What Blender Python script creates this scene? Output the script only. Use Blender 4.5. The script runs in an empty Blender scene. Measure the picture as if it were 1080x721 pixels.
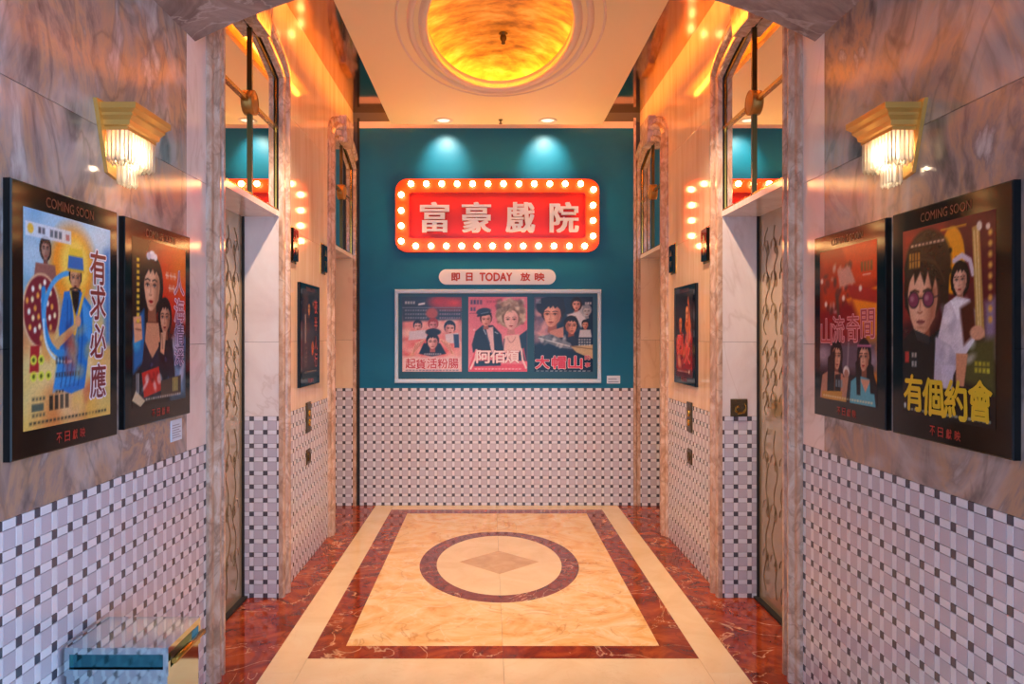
import bpy, bmesh, math, random
import numpy as np
from mathutils import Matrix, Vector
random.seed(7)
S = bpy.context.scene
COL = S.collection
# ------------------------------------------------------------------ camera
F_PX, CAMX, EYE = 785.0, -0.0625, 1.441
cam = bpy.data.cameras.new('camera')
cam.sensor_width = 36.0
cam.lens = 36.0 * F_PX / 1080.0
cam.shift_x, cam.shift_y = 24.0 / 1080.0, -6.0 / 1080.0
cam.clip_start = 0.05
camo = bpy.data.objects.new('camera', cam)
camo.location = (CAMX, 0, EYE)
camo.rotation_euler = (math.pi / 2, 0, 0)
COL.objects.link(camo)
S.camera = camo
# ------------------------------------------------------------------ world, exposure
W = bpy.data.worlds.new('daylight'); S.world = W
W.use_nodes = True
W.node_tree.nodes['Background'].inputs[0].default_value = (0.46, 0.67, 1.0, 1)
W.node_tree.nodes['Background'].inputs[1].default_value = 3.7
S.view_settings.view_transform = 'Standard'
S.view_settings.look = 'None'
S.view_settings.gamma = 1.0
S.view_settings.use_curve_mapping = False
S.view_settings.exposure = 0.0
P_SCONCE, P_DOWN_BACK, P_FILL_FRONT, E_BULB, E_COVE, E_SIDE = 15.0, 19.0, 190.0, 32.0, 12.0, 48.0

# ------------------------------------------------------------------ helpers
def srgb(h):
    if isinstance(h, str):
        h = h.lstrip('#'); h = [int(h[i:i+2], 16) / 255 for i in (0, 2, 4)]
    return tuple((c / 12.92 if c <= .04045 else ((c + .055) / 1.055) ** 2.4) for c in h) + (1,)

class MB:
    def __init__(s): s.v = []; s.f = []; s.m = []; s.sm = []
    def add(s, vs, fs, mat=0, smooth=False):
        o = len(s.v); s.v += [tuple(p) for p in vs]
        for f in fs:
            s.f.append([i + o for i in f]); s.m.append(mat); s.sm.append(smooth)
        return s
    def box(s, a, b, mat=0):
        x0, x1 = sorted((a[0], b[0])); y0, y1 = sorted((a[1], b[1])); z0, z1 = sorted((a[2], b[2]))
        return s.add([(x0,y0,z0),(x1,y0,z0),(x1,y1,z0),(x0,y1,z0),(x0,y0,z1),(x1,y0,z1),(x1,y1,z1),(x0,y1,z1)],
              [(0,3,2,1),(4,5,6,7),(0,1,5,4),(1,2,6,5),(2,3,7,6),(3,0,4,7)], mat)
    def bevbox(s, a, b, e, mat=0):          # box with a chamfered top (+z local) edge
        x0, x1 = sorted((a[0], b[0])); y0, y1 = sorted((a[1], b[1])); z0, z1 = sorted((a[2], b[2]))
        vs = [(x0,y0,z0),(x1,y0,z0),(x1,y1,z0),(x0,y1,z0),(x0,y0,z1-e),(x1,y0,z1-e),(x1,y1,z1-e),(x0,y1,z1-e),
              (x0+e,y0+e,z1),(x1-e,y0+e,z1),(x1-e,y1-e,z1),(x0+e,y1-e,z1)]
        return s.add(vs, [(0,3,2,1),(0,1,5,4),(1,2,6,5),(2,3,7,6),(3,0,4,7),(4,5,9,8),(5,6,10,9),(6,7,11,10),(7,4,8,11),(8,9,10,11)], mat)
    def prism(s, poly, z0, z1, mat=0, smooth=False):    # poly CCW in xy
        n = len(poly)
        s.add([(p[0],p[1],z1) for p in poly], [list(range(n))], mat)
        s.add([(p[0],p[1],z0) for p in poly], [list(range(n))[::-1]], mat)
        vs = [(p[0],p[1],z0) for p in poly] + [(p[0],p[1],z1) for p in poly]
        return s.add(vs, [(i,(i+1)%n,n+(i+1)%n,n+i) for i in range(n)], mat, smooth)
    def strip(s, rows, mat=0, smooth=True, closed_u=False, closed_v=False):   # grid of points
        nu, nv = len(rows), len(rows[0]); vs = [p for r in rows for p in r]; fs = []
        for i in range(nu if closed_u else nu - 1):
            for j in range(nv if closed_v else nv - 1):
                a, b = i*nv + j, i*nv + (j+1) % nv; i2 = (i+1) % nu
                fs.append((a, b, i2*nv + (j+1) % nv, i2*nv + j))
        return s.add(vs, fs, mat, smooth)
    def tube(s, pts, r, n=8, mat=0):
        pts = [Vector(p) for p in pts]; rows = []
        for i, p in enumerate(pts):
            t = (pts[min(i+1, len(pts)-1)] - pts[max(i-1, 0)]).normalized()
            a = t.cross(Vector((0,0,1)) if abs(t.z) < .9 else Vector((1,0,0))).normalized(); b = t.cross(a)
            rr = r[i] if isinstance(r, (list, tuple)) else r
            rows.append([p + (a*math.cos(k*2*math.pi/n) + b*math.sin(k*2*math.pi/n))*rr for k in range(n)])
        s.strip(rows, mat, True, closed_v=True)
        m = len(rows)
        s.add(rows[0], [list(range(n))[::-1]], mat); s.add(rows[-1], [list(range(n))], mat)
        return s
    def lathe(s, prof, n=24, mat=0, c=(0,0,0)):      # prof (r,z) around z
        rows = [[(c[0]+r*math.cos(k*2*math.pi/n), c[1]+r*math.sin(k*2*math.pi/n), c[2]+z) for k in range(n)] for r, z in prof]
        return s.strip(rows, mat, True, closed_v=True)
    def mesh(s, name, mats):
        me = bpy.data.meshes.new(name)
        me.from_pydata(s.v, [], s.f)
        for m in (mats if isinstance(mats, (list, tuple)) else [mats]): me.materials.append(m)
        me.polygons.foreach_set('material_index', s.m)
        me.polygons.foreach_set('use_smooth', s.sm)
        bm = bmesh.new(); bm.from_mesh(me)
        bmesh.ops.remove_doubles(bm, verts=bm.verts, dist=1e-6)
        bmesh.ops.recalc_face_normals(bm, faces=bm.faces)
        bm.to_mesh(me); bm.free()
        return me
    def build(s, name, mats, parent=None, mw=None):
        return link(name, s.mesh(name, mats), parent, mw)

def link(name, data, parent=None, mw=None):
    o = bpy.data.objects.new(name, data); COL.objects.link(o)
    if parent is not None: o.parent = parent
    if mw is not None: o.matrix_local = mw
    return o
def tag(o, label, cat, group=None, kind=None):
    o['label'] = label; o['category'] = cat
    if group: o['group'] = group
    if kind: o['kind'] = kind
    return o
def empty(name, label, cat, mw=None, group=None, kind=None):
    o = bpy.data.objects.new(name, None); COL.objects.link(o); o.empty_display_size = .05
    if mw is not None: o.matrix_world = mw
    return tag(o, label, cat, group, kind)
def frame(side, loc):
    """local x = viewer's right, y = up, z = out of the surface"""
    if side == 'L':   c = ((0,1,0),(0,0,1),(1,0,0))
    elif side == 'R': c = ((0,-1,0),(0,0,1),(-1,0,0))
    else:             c = ((1,0,0),(0,0,1),(0,-1,0))
    m = Matrix(((c[0][0],c[1][0],c[2][0],loc[0]),(c[0][1],c[1][1],c[2][1],loc[1]),(c[0][2],c[1][2],c[2][2],loc[2]),(0,0,0,1)))
    return m
def T(x, y, z): return Matrix.Translation((x, y, z))
def project(p):
    return (516 + F_PX*(p[0]-CAMX)/p[1], 354.5 - F_PX*(p[2]-EYE)/p[1]) if p[1] > .05 else (-9999, -9999)

# ------------------------------------------------------------------ materials
def mat(name, col, rough=.5, metal=0.0, spec=.5, coat=0.0, emit=None, estr=0.0, trans=0.0, var=0.0, bump=0.0, bscale=200, alpha=1.0):
    m = bpy.data.materials.new(name); m.use_nodes = True
    nt = m.node_tree; b = nt.nodes['Principled BSDF']
    c = srgb(col) if isinstance(col, str) else tuple(col) + ((1,) if len(col) == 3 else ())
    b.inputs['Base Color'].default_value = c
    b.inputs['Roughness'].default_value = rough
    b.inputs['Metallic'].default_value = metal
    b.inputs['Specular IOR Level'].default_value = spec
    b.inputs['Coat Weight'].default_value = coat
    b.inputs['Coat Roughness'].default_value = .03
    b.inputs['Transmission Weight'].default_value = trans
    if emit:
        b.inputs['Emission Color'].default_value = srgb(emit); b.inputs['Emission Strength'].default_value = estr
    if var:
        oi = nt.nodes.new('ShaderNodeObjectInfo'); geo = nt.nodes.new('ShaderNodeNewGeometry')
        ns = nt.nodes.new('ShaderNodeTexNoise'); ns.inputs['Scale'].default_value = 9
        nt.links.new(geo.outputs['Position'], ns.inputs['Vector'])
        ad = nt.nodes.new('ShaderNodeMath'); ad.operation = 'ADD'
        nt.links.new(oi.outputs['Random'], ad.inputs[0]); nt.links.new(ns.outputs['Fac'], ad.inputs[1])
        mr = nt.nodes.new('ShaderNodeMapRange'); mr.inputs['From Min'].default_value = .2; mr.inputs['From Max'].default_value = 1.8
        mr.inputs['To Min'].default_value = 1 - var; mr.inputs['To Max'].default_value = 1 + var
        nt.links.new(ad.outputs[0], mr.inputs['Value'])
        hs = nt.nodes.new('ShaderNodeHueSaturation'); hs.inputs['Color'].default_value = c
        nt.links.new(mr.outputs[0], hs.inputs['Value']); nt.links.new(hs.outputs[0], b.inputs['Base Color'])
    if bump:
        geo = nt.nodes.new('ShaderNodeNewGeometry'); ns = nt.nodes.new('ShaderNodeTexNoise'); ns.inputs['Scale'].default_value = bscale
        ns.inputs['Detail'].default_value = 4
        nt.links.new(geo.outputs['Position'], ns.inputs['Vector'])
        bp = nt.nodes.new('ShaderNodeBump'); bp.inputs['Strength'].default_value = bump; bp.inputs['Distance'].default_value = .004
        nt.links.new(ns.outputs['Fac'], bp.inputs['Height']); nt.links.new(bp.outputs[0], b.inputs['Normal'])
    return m

def marble(name, stops, scale=3, stretch=(1,1,1), distort=1.5, detail=8, rough=.08, veins=(), spec=.5, coat=0.0, rnd=9.0):
    """stops [(pos, hex)]; veins [(hex, scale, width, amount)]"""
    m = bpy.data.materials.new(name); m.use_nodes = True
    nt = m.node_tree; N = nt.nodes; L = nt.links; b = N['Principled BSDF']
    geo = N.new('ShaderNodeNewGeometry'); oi = N.new('ShaderNodeObjectInfo')
    mu = N.new('ShaderNodeMath'); mu.operation = 'MULTIPLY'; mu.inputs[1].default_value = rnd
    L.new(oi.outputs['Random'], mu.inputs[0])
    mp = N.new('ShaderNodeMapping'); mp.inputs['Scale'].default_value = stretch
    L.new(geo.outputs['Position'], mp.inputs['Vector'])
    va = N.new('ShaderNodeVectorMath'); va.operation = 'ADD'
    L.new(mp.outputs[0], va.inputs[0]); L.new(mu.outputs[0], va.inputs[1])
    n1 = N.new('ShaderNodeTexNoise'); n1.inputs['Scale'].default_value = scale; n1.inputs['Detail'].default_value = detail
    n1.inputs['Distortion'].default_value = distort; n1.inputs['Roughness'].default_value = .6
    L.new(va.outputs[0], n1.inputs['Vector'])
    rp = N.new('ShaderNodeValToRGB'); els = rp.color_ramp.elements
    els[0].position, els[0].color = stops[0][0], srgb(stops[0][1])
    els[1].position, els[1].color = stops[-1][0], srgb(stops[-1][1])
    for p, h in stops[1:-1]:
        e = els.new(p); e.color = srgb(h)
    L.new(n1.outputs['Fac'], rp.inputs[0]); out = rp.outputs[0]
    for hx, sc, wd, am in veins:
        n2 = N.new('ShaderNodeTexNoise'); n2.inputs['Scale'].default_value = sc; n2.inputs['Detail'].default_value = 5
        n2.inputs['Distortion'].default_value = 1.2
        L.new(va.outputs[0], n2.inputs['Vector'])
        sb = N.new('ShaderNodeMath'); sb.operation = 'SUBTRACT'; sb.inputs[1].default_value = .5; L.new(n2.outputs['Fac'], sb.inputs[0])
        ab = N.new('ShaderNodeMath'); ab.operation = 'ABSOLUTE'; L.new(sb.outputs[0], ab.inputs[0])
        mr = N.new('ShaderNodeMapRange'); mr.inputs['From Min'].default_value = 0; mr.inputs['From Max'].default_value = wd
        mr.inputs['To Min'].default_value = am; mr.inputs['To Max'].default_value = 0
        L.new(ab.outputs[0], mr.inputs['Value'])
        mx = N.new('ShaderNodeMix'); mx.data_type = 'RGBA'; mx.inputs['B'].default_value = srgb(hx)
        L.new(mr.outputs[0], mx.inputs['Factor']); L.new(out, mx.inputs['A']); out = mx.outputs['Result']
    L.new(out, b.inputs['Base Color'])
    b.inputs['Roughness'].default_value = rough; b.inputs['Specular IOR Level'].default_value = spec
    b.inputs['Coat Weight'].default_value = coat; b.inputs['Coat Roughness'].default_value = .03
    return m

M = {}
M['veined'] = marble('veined grey pink marble', [(.32,'#453d3d'),(.41,'#7a6a68'),(.48,'#9c8580'),(.54,'#b38f78'),(.60,'#8f7d7b'),(.68,'#c2b6b6')], 1.7, (1,1.2,.85), 2.4, 12, .13,
                     [('#c4b8b8', 1.4, .07, .5), ('#4e4446', 2.2, .035, .4)])
M['pale'] = marble('pale pink white marble', [(.3,'#d8c6c6'),(.5,'#e6d8d8'),(.7,'#efe6e6')], 2.5, (1,1,.6), 1.0, 6, .10, [('#c4ada6', 1.5, .012, .35)])
M['honey'] = marble('honey beige marble', [(.3,'#e3bf9e'),(.5,'#eed0b0'),(.7,'#f3dabd')], 3, (1,4,.35), .7, 6, .06, [('#c99a78', 2.0, .01, .3)])
M['casing'] = marble('brown grey moulding marble', [(.3,'#a5836f'),(.45,'#bf9a85'),(.55,'#cfae9b'),(.7,'#ddc6b9')], 9, (1,1,.6), 2.5, 8, .10, [('#7d5f54', 6, .025, .45)])
M['arch'] = marble('mauve arch marble', [(.3,'#6d5653'),(.5,'#957c78'),(.7,'#b39c98')], 3, (1,1,1), 2.0, 8, .12, [('#cbb9b5', 2.5, .015, .5)])
M['cream'] = marble('cream floor marble', [(.3,'#e2c39a'),(.5,'#ebcfa8'),(.7,'#f0d9b6')], 3, (1,1,1), 1.0, 6, .08, [('#dcb98f', 2.5, .008, .25)])
M['red'] = marble('dark red floor marble', [(.3,'#5e1f12'),(.48,'#8b3218'),(.6,'#a3461f'),(.75,'#b8592b')], 5, (1,1,1), 1.5, 9, .08, [('#e6b48c', 2.3, .006, .8), ('#4a180f', 6, .02, .5)])
M['ring'] = marble('rosso floor marble', [(.3,'#5f2620'),(.5,'#7d352a'),(.7,'#96473a')], 14, (1,1,1), 1.0, 9, .08, [('#e2b79c', 2.0, .005, .7)])
M['peach'] = marble('peach floor marble', [(.3,'#dd9f55'),(.42,'#ecb877'),(.55,'#f2cb94'),(.7,'#f5d7aa')], 2.6, (1,1.2,1), 2.6, 9, .08, [('#b9783a', 2.2, .012, .5), ('#fae6c4', 3, .02, .4)])
M['diamond'] = marble('tan floor marble', [(.3,'#c49a70'),(.5,'#cfa77c'),(.7,'#dab78f')], 8, (1,1,1), 1.0, 8, .1)
M['grout'] = mat('dark grout', '#5a5058', .8)
M['t_square'] = mat('mauve square tile', '#c2bac9', .16, var=.05)
M['t_white'] = mat('white strip tile', '#e2dfea', .14, var=.04)
M['t_dark'] = mat('dark square tile', '#55525f', .18, var=.12)
M['teal'] = marble('teal painted wall', [(.3,'#066688'),(.5,'#076e92'),(.7,'#08769a')], 1.5, (1,1,1), .5, 4, .42, spec=.35)
M['teal_dark'] = mat('teal backing board', '#0c4c61', .35)
M['ceil'] = mat('peach painted ceiling', '#f8e0b4', .55)
M['ceil_front'] = mat('grey painted ceiling', '#8d8583', .6)
M['mirrorceil'] = mat('bronze mirror', (.50,.36,.26), .09, 1.0)
M['mirror'] = mat('mirror glass', (.86,.84,.80), .015, 1.0)
M['brass'] = mat('brass', '#c79a4a', .22, 1.0)
M['darkbrass'] = mat('aged dark brass', '#5c4a2c', .3, 1.0)
M['medal'] = mat('antique brass', '#a8763a', .42, .7)
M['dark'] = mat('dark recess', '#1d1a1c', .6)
M['greydark'] = mat('dark grey plaster', '#5a5350', .6)
M['trimwhite'] = mat('pale pink trim', '#d9c6c4', .4)
M['doormetal'] = mat('champagne elevator metal', '#cdb493', .16, .55)
M['etch'] = mat('etched dark line', '#7d6a52', .5, .3)
M['steel'] = mat('polished steel', '#b4ccd6', .06, 1.0)
M['gold'] = marble('gold leaf', [(.32,'#96661a'),(.44,'#cf962c'),(.54,'#ecb840'),(.66,'#f8dc78')], 5, (1.2,2.2,1), .25, 14, .42, rnd=0.0)
M['tealsteel'] = mat('dark teal tinted steel', '#3a7a8a', .08, 1.0)
M['ringcream'] = mat('cream plaster moulding', '#ecd3c0', .5)
M['sconcegold'] = mat('cream and gold lacquer', '#d6a052', .25, .55)
M['board'] = mat('black glossy poster frame', '#080c10', .10, 0, .3)
M['redprint'] = mat('red print', '#b8382c', .5)
M['signred'] = mat('red sign enamel', '#e8240f', .32)
M['signorange'] = mat('orange red sign border', '#f0400c', .30)
M['letterwhite'] = mat('white sign letter', '#f4f0fa', .4)
M['pill'] = mat('pinkish white plate', '#e4e3f0', .45)
M['frameblue'] = mat('pale blue white frame', '#c6dcf4', .35)
M['paper'] = mat('white paper', '#d6e2f4', .6)
M['bulb'] = mat('lit bulb glass', '#fff2d0', .3, emit='#ffd084', estr=E_BULB)
M['sconcebulb'] = mat('lit sconce bulb', '#fff2d8', .3, emit='#ffdca8', estr=160)
M['socket'] = mat('white bulb socket', '#d98a4a', .5)
M['downlamp'] = mat('downlight lens', '#fff8ee', .3, emit='#fff2df', estr=1.0)
M['cove'] = mat('warm cove light strip', '#ffe2a0', .5, emit='#ffb848', estr=E_COVE)
M['addedstrip'] = mat('added amber light strip', '#ffd08a', .5, emit='#ff9e36', estr=E_SIDE)
M['plate'] = mat('bronze relief plate', '#5a4c38', .3, .8, bump=1.0, bscale=120)
# crystal: clear with a bright sheen, lets the lamp's light through
def crystal():
    m = bpy.data.materials.new('clear crystal'); m.use_nodes = True
    nt = m.node_tree; N = nt.nodes; L = nt.links; N.remove(N['Principled BSDF'])
    tr = N.new('ShaderNodeBsdfTransparent'); tr.inputs[0].default_value = (.97,.95,.92,1)
    gl = N.new('ShaderNodeBsdfGlossy'); gl.inputs['Roughness'].default_value = .05
    tl = N.new('ShaderNodeBsdfTranslucent'); tl.inputs[0].default_value = (1,.97,.92,1)
    fr = N.new('ShaderNodeLayerWeight'); fr.inputs['Blend'].default_value = .35
    m1 = N.new('ShaderNodeMixShader'); m1.inputs[0].default_value = .62
    L.new(tr.outputs[0], m1.inputs[1]); L.new(tl.outputs[0], m1.inputs[2])
    m2 = N.new('ShaderNodeMixShader'); L.new(fr.outputs['Fresnel'], m2.inputs[0])
    L.new(m1.outputs[0], m2.inputs[1]); L.new(gl.outputs[0], m2.inputs[2])
    L.new(m2.outputs[0], N['Material Output'].inputs[0])
    return m
M['crystal'] = crystal()
def printmat():
    m = bpy.data.materials.new('poster print'); m.use_nodes = True
    nt = m.node_tree; b = nt.nodes['Principled BSDF']
    a = nt.nodes.new('ShaderNodeVertexColor'); a.layer_name = 'ink'
    nt.links.new(a.outputs[0], b.inputs['Base Color'])
    b.inputs['Roughness'].default_value = .2; b.inputs['Specular IOR Level'].default_value = .25
    return m
M['print'] = printmat()

# ------------------------------------------------------------------ dimensions
WX = 1.2225                     # half width of the lobby
BACK = 6.346
TOP = 3.347
DOORX = 1.4225
HEAD = 2.10
OPEN = [(3.20, 4.10), (5.49, 6.325)]
CW = .15                        # casing width
ZP = 3.205                      # dropped ceiling panel
MOD, THIN = .075, .025

def inner_z(t): return 2.862 + .115 * (1 - abs(t) ** 1.4)
def outer_z(t): return 2.93 + .205 * max(0, 1 - t * t) ** .6

# ------------------------------------------------------------------ mosaic tiles
tile_cache = {}
def tile_mesh(kind, w, h):
    k = (kind, round(w, 4), round(h, 4))
    if k not in tile_cache:
        g = .0008
        tile_cache[k] = MB().bevbox((-w/2+g, -h/2+g, -.005), (w/2-g, h/2-g, 0), .0008).mesh(kind, M[{'square_tile':'t_square','dark_tile':'t_dark'}.get(kind,'t_white')])
    return tile_cache[k]
def tiles(parent, Fm, u0, u1, phase, single):
    """basket pattern in a surface frame; single(world point) says whether the piece is its own object"""
    rest = MB(); g = .0008
    i = int(math.floor((u0 - phase) / MOD)) - 1
    while phase + i*MOD < u1:
        a = phase + i*MOD
        for j in range(14):
            v = j*MOD
            ps = [('dark_tile', a, a+THIN, v, v+THIN), ('level_tile', a+THIN, a+MOD, v, v+THIN)]
            if j < 13: ps += [('upright_tile', a, a+THIN, v+THIN, v+MOD), ('square_tile', a+THIN, a+MOD, v+THIN, v+MOD)]
            for kind, x0, x1, y0, y1 in ps:
                x0, x1 = max(x0, u0), min(x1, u1)
                if x1 - x0 < .006: continue
                c = ((x0+x1)/2, (y0+y1)/2)
                if single(Fm @ Vector((c[0], c[1], 0))):
                    link(kind, tile_mesh(kind, x1-x0, y1-y0), parent, Fm @ T(c[0], c[1], 0))
                else:
                    rest.bevbox((x0+g, y0+g, -.005), (x1-g, y1-g, 0), .0008, {'square_tile':0,'dark_tile':2}.get(kind,1))
        i += 1
    if rest.v:
        o = rest.build('mosaic_tiles', [M['t_square'], M['t_white'], M['t_dark']], parent, Fm); o['kind'] = 'stuff'
def in_frame(p):
    x, y = project(p); return -5 < x < 1085 and -5 < y < 727
never = lambda p: False

def slab(parent, Fm, x0, x1, y0, y1, m, name='marble_slab', th=.015, g=.0008):
    c = ((x0+x1)/2, (y0+y1)/2); w, h = x1-x0-2*g, y1-y0-2*g
    return MB().bevbox((-w/2,-h/2,-th), (w/2,h/2,0), .0006).build(name, m, parent, Fm @ T(c[0], c[1], 0))

# ------------------------------------------------------------------ side walls
JZ = [1.0, 1.41, 2.065, 2.72, TOP]
def side_wall(side):
    s = -1 if side == 'L' else 1
    nm = 'left' if s < 0 else 'right'
    bk = MB(); xi, xo = s*(WX+.005), s*(WX+.45)
    Y0 = -1.6 if s < 0 else 1.1
    ylim = [Y0, OPEN[0][0]-.02, OPEN[0][1]+.06, OPEN[1][0]-.02]
    xb = s*(WX+.015)
    for y0, y1 in ((ylim[0], ylim[1]), (ylim[2], ylim[3])):
        bk.box((xi, y0, 0), (xo, y1, 1.0)); bk.box((xb, y0, 1.0), (xo, y1, TOP+.25))
    bk.box((s*(WX+.002), OPEN[1][1]+.06, 0), (xo, BACK+.15, TOP+.25))
    for y0, y1 in OPEN: bk.box((s*(WX+.06), y0, HEAD+.02), (xo, y1, TOP+.25))
    wall = bk.build('wall_'+nm, M['grout'])
    tag(wall, nm+' lobby wall of polished marble slabs above mosaic tile wainscot', 'wall', kind='structure')
    Fm = frame(side, (s*WX, 0, 0)); sg = 1 if s < 0 else -1       # local x = sg * y
    def span(y0, y1): return (y0, y1) if sg > 0 else (-y1, -y0)
    # wainscot
    tiles(wall, Fm, *span(Y0, OPEN[0][0]-CW+.004), sg*3.05 - (THIN if sg > 0 else 0), in_frame)
    tiles(wall, Fm, *span(OPEN[0][1]+CW-.004, OPEN[1][0]-CW+.004), sg*4.25, never)
    # slabs
    ys = [-1.6, -1.05, .25, 1.55, 2.855] if s < 0 else [Y0, 1.55, 2.855]
    for k in range(len(ys)-1):
        for r in range(4):
            x0, x1 = span(ys[k], ys[k+1]); slab(wall, Fm, x0, x1, JZ[r], JZ[r+1], M['veined'])
    for r in range(4):
        x0, x1 = span(2.855, OPEN[0][0]-CW+.004); slab(wall, Fm, x0, x1, JZ[r], JZ[r+1], M['pale'])
        x0, x1 = span(OPEN[0][1]+CW-.004, OPEN[1][0]-CW+.004)
        slab(wall, Fm, x0, x1, JZ[r], JZ[r+1], M['honey'])
    for y0, y1 in OPEN:                                            # spandrel above each arch
        yc, hs = (y0+y1)/2, (y1-y0)/2 + CW - .004
        pts = [(yc+t*hs, outer_z(t)-.02) for t in [k/10 for k in range(-10, 11)]]
        poly = [(sg*min(y, BACK), z) for y, z in pts] + [(sg*min(yc+hs, BACK), TOP), (sg*(yc-hs), TOP)]
        if sg < 0: poly = poly[::-1]
        MB().prism(poly[::-1] if False else poly, -.015, 0).build('marble_slab', M['honey'], wall, Fm)
    # jambs facing the camera and away from it, head soffit
    for n, (y0, y1) in enumerate(OPEN):
        Fj = frame('B', (0, y1, 0))
        a, b = sorted((s*(WX-.002), s*DOORX))
        bk2 = MB().box((a, y1+.005, 0), (b, y1+.06, 1.0)).box((a, y1+.015, 1.0), (b, y1+.06, HEAD+.05))
        bk2.build('jamb_core', M['grout'], wall)
        if n == 0: single = in_frame
        else: single = never
        ph = s*(WX+.012) - (THIN if s > 0 else 0)
        tiles(wall, Fj, a, b, ph, single)
        slab(wall, Fj, a, b, 1.0, 1.41, M['pale'] if n == 0 else M['honey']); slab(wall, Fj, a, b, 1.41, HEAD+.03, M['pale'] if n == 0 else M['honey'])
        # near jamb, facing +y
        MB().box((a, y0-.02, 0), (b, y0, HEAD+.03)).build('jamb_slab', M['pale'], wall)
        MB().box((a, y0, HEAD), (b, y1, HEAD+.03)).build('soffit_slab', M['pale'], wall)
        MB().box((s*(DOORX+.05), y0-.1, 0), (s*(DOORX+.25), y1+.1, HEAD+.1)).build('shaft_wall', M['dark'], wall)
    return wall
wall_left = side_wall('L')
wall_right = side_wall('R')

# ------------------------------------------------------------------ casings, transoms and elevator doors
PROF = [(0,-.0005),(0,.024),(.012,.030),(.030,.030),(.038,.016),(.070,.016),(.076,.030),(.088,.040),(.102,.040),(.112,.028),(.118,.020),(.142,.020),(.150,.012),(.150,-.004)]
def casing(side, n, y0, y1, where):
    s = -1 if side == 'L' else 1; sg = -s
    root = empty('trim_%d' % (n), 'moulded brown veined marble arch casing around %s' % where, 'door trim', T(s*WX, (y0+y1)/2, 0), kind='structure')
    yc, hs = (y0+y1)/2, (y1-y0)/2
    def P(inner, outer):                      # list of profile points between inner and outer path points
        r = []
        for w, p in PROF:
            k = w/CW; y = inner[0]+(outer[0]-inner[0])*k; z = inner[1]+(outer[1]-inner[1])*k
            r.append((-s*p, min(y, BACK-.002)-yc, z))
        return r
    for sd in (-1, 1):
        rows = [P((yc+sd*hs, z), (yc+sd*(hs+CW), z if z < 2 else 2.93)) for z in (0.0, 2.862)]
        MB().strip(rows, 0, False).build('post', M['casing'], root)
    rows = []
    for k in range(-14, 15):
        t = k/14; rows.append(P((yc+t*hs, inner_z(t)), (yc+t*(hs+CW), outer_z(t))))
    MB().strip(rows, 0, False).build('arch_moulding', M['casing'], root)
    # keystone
    ks = []
    for y, z in ((-.11, inner_z(.2)-.012), (.11, inner_z(.2)-.012), (.16, outer_z(.2)+.018), (-.16, outer_z(.2)+.018)):
        ks.append((min(yc+y, BACK)-yc, z))
    m = MB(); m.add([(-s*.056, y, z) for y, z in ks] + [(s*.01, y, z) for y, z in ks], [(0,1,2,3),(0,1,5,4),(1,2,6,5),(2,3,7,6),(3,0,4,7)])
    m.build('keystone', M['casing'], root)
def transom(side, n, y0, y1, where):
    s = -1 if side == 'L' else 1
    root = empty('window_%d' % n, 'arched mirror transom with brass cross bars over %s' % where, 'mirror transom', T(s*(WX+.014), (y0+y1)/2, HEAD+.03), kind='structure')
    zc, hs, zb = 2.585, (y1-y0)/2, HEAD+.03
    for sd in (-1, 1):
        ys = [sd*(.008 + (hs-.008)*k/8) for k in range(9)]
        up = [(y, zc-zb+.008) for y in ys] + [(y, inner_z(y/hs)-zb+.02) for y in ys[::-1]]
        lo = [(ys[0],0),(ys[-1],0),(ys[-1],zc-zb-.008),(ys[0],zc-zb-.008)]
        for poly in (up, lo):
            m = MB(); k = len(poly)
            m.add([(0,y,z) for y, z in poly] + [(s*.006,y,z) for y, z in poly], [list(range(k)), list(range(k,2*k))] + [(i,(i+1)%k,k+(i+1)%k,k+i) for i in range(k)])
            m.build('mirror_pane', M['mirror'], root)
    MB().box((s*.002,-.009,0),(-s*.012,.009,inner_z(0)-zb)).build('upright_bar', M['darkbrass'], root)
    MB().box((s*.002,-hs,zc-zb-.009),(-s*.012,hs,zc-zb+.009)).build('cross_bar', M['brass'], root)
    fr = MB()
    rows = []
    pth = [(-hs,0)] + [(t*hs, inner_z(t)-zb) for t in [k/10 for k in range(-10,11)]] + [(hs,0)]
    for y, z in pth:
        rows.append([(0,y,z),(-s*.005,y,z),(-s*.005,y*.985,z-.007 if z > 0 else z),(0,y*.985,z-.007 if z > 0 else z)])
    fr.strip(rows, 0, False); fr.box((0,-hs,-.004),(-s*.012,hs,.010))
    fr.build('frame', M['brass'], root)
    md = MB(); md.lathe([(0,.026),(.044,.026),(.050,.024),(.054,.028),(.060,.026),(.060,0)], 20)
    md.build('medallion', M['medal'], root, Matrix(((0,0,-s,0),(1,0,0,0),(0,1,0,zc-zb),(0,0,0,1))))
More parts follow.
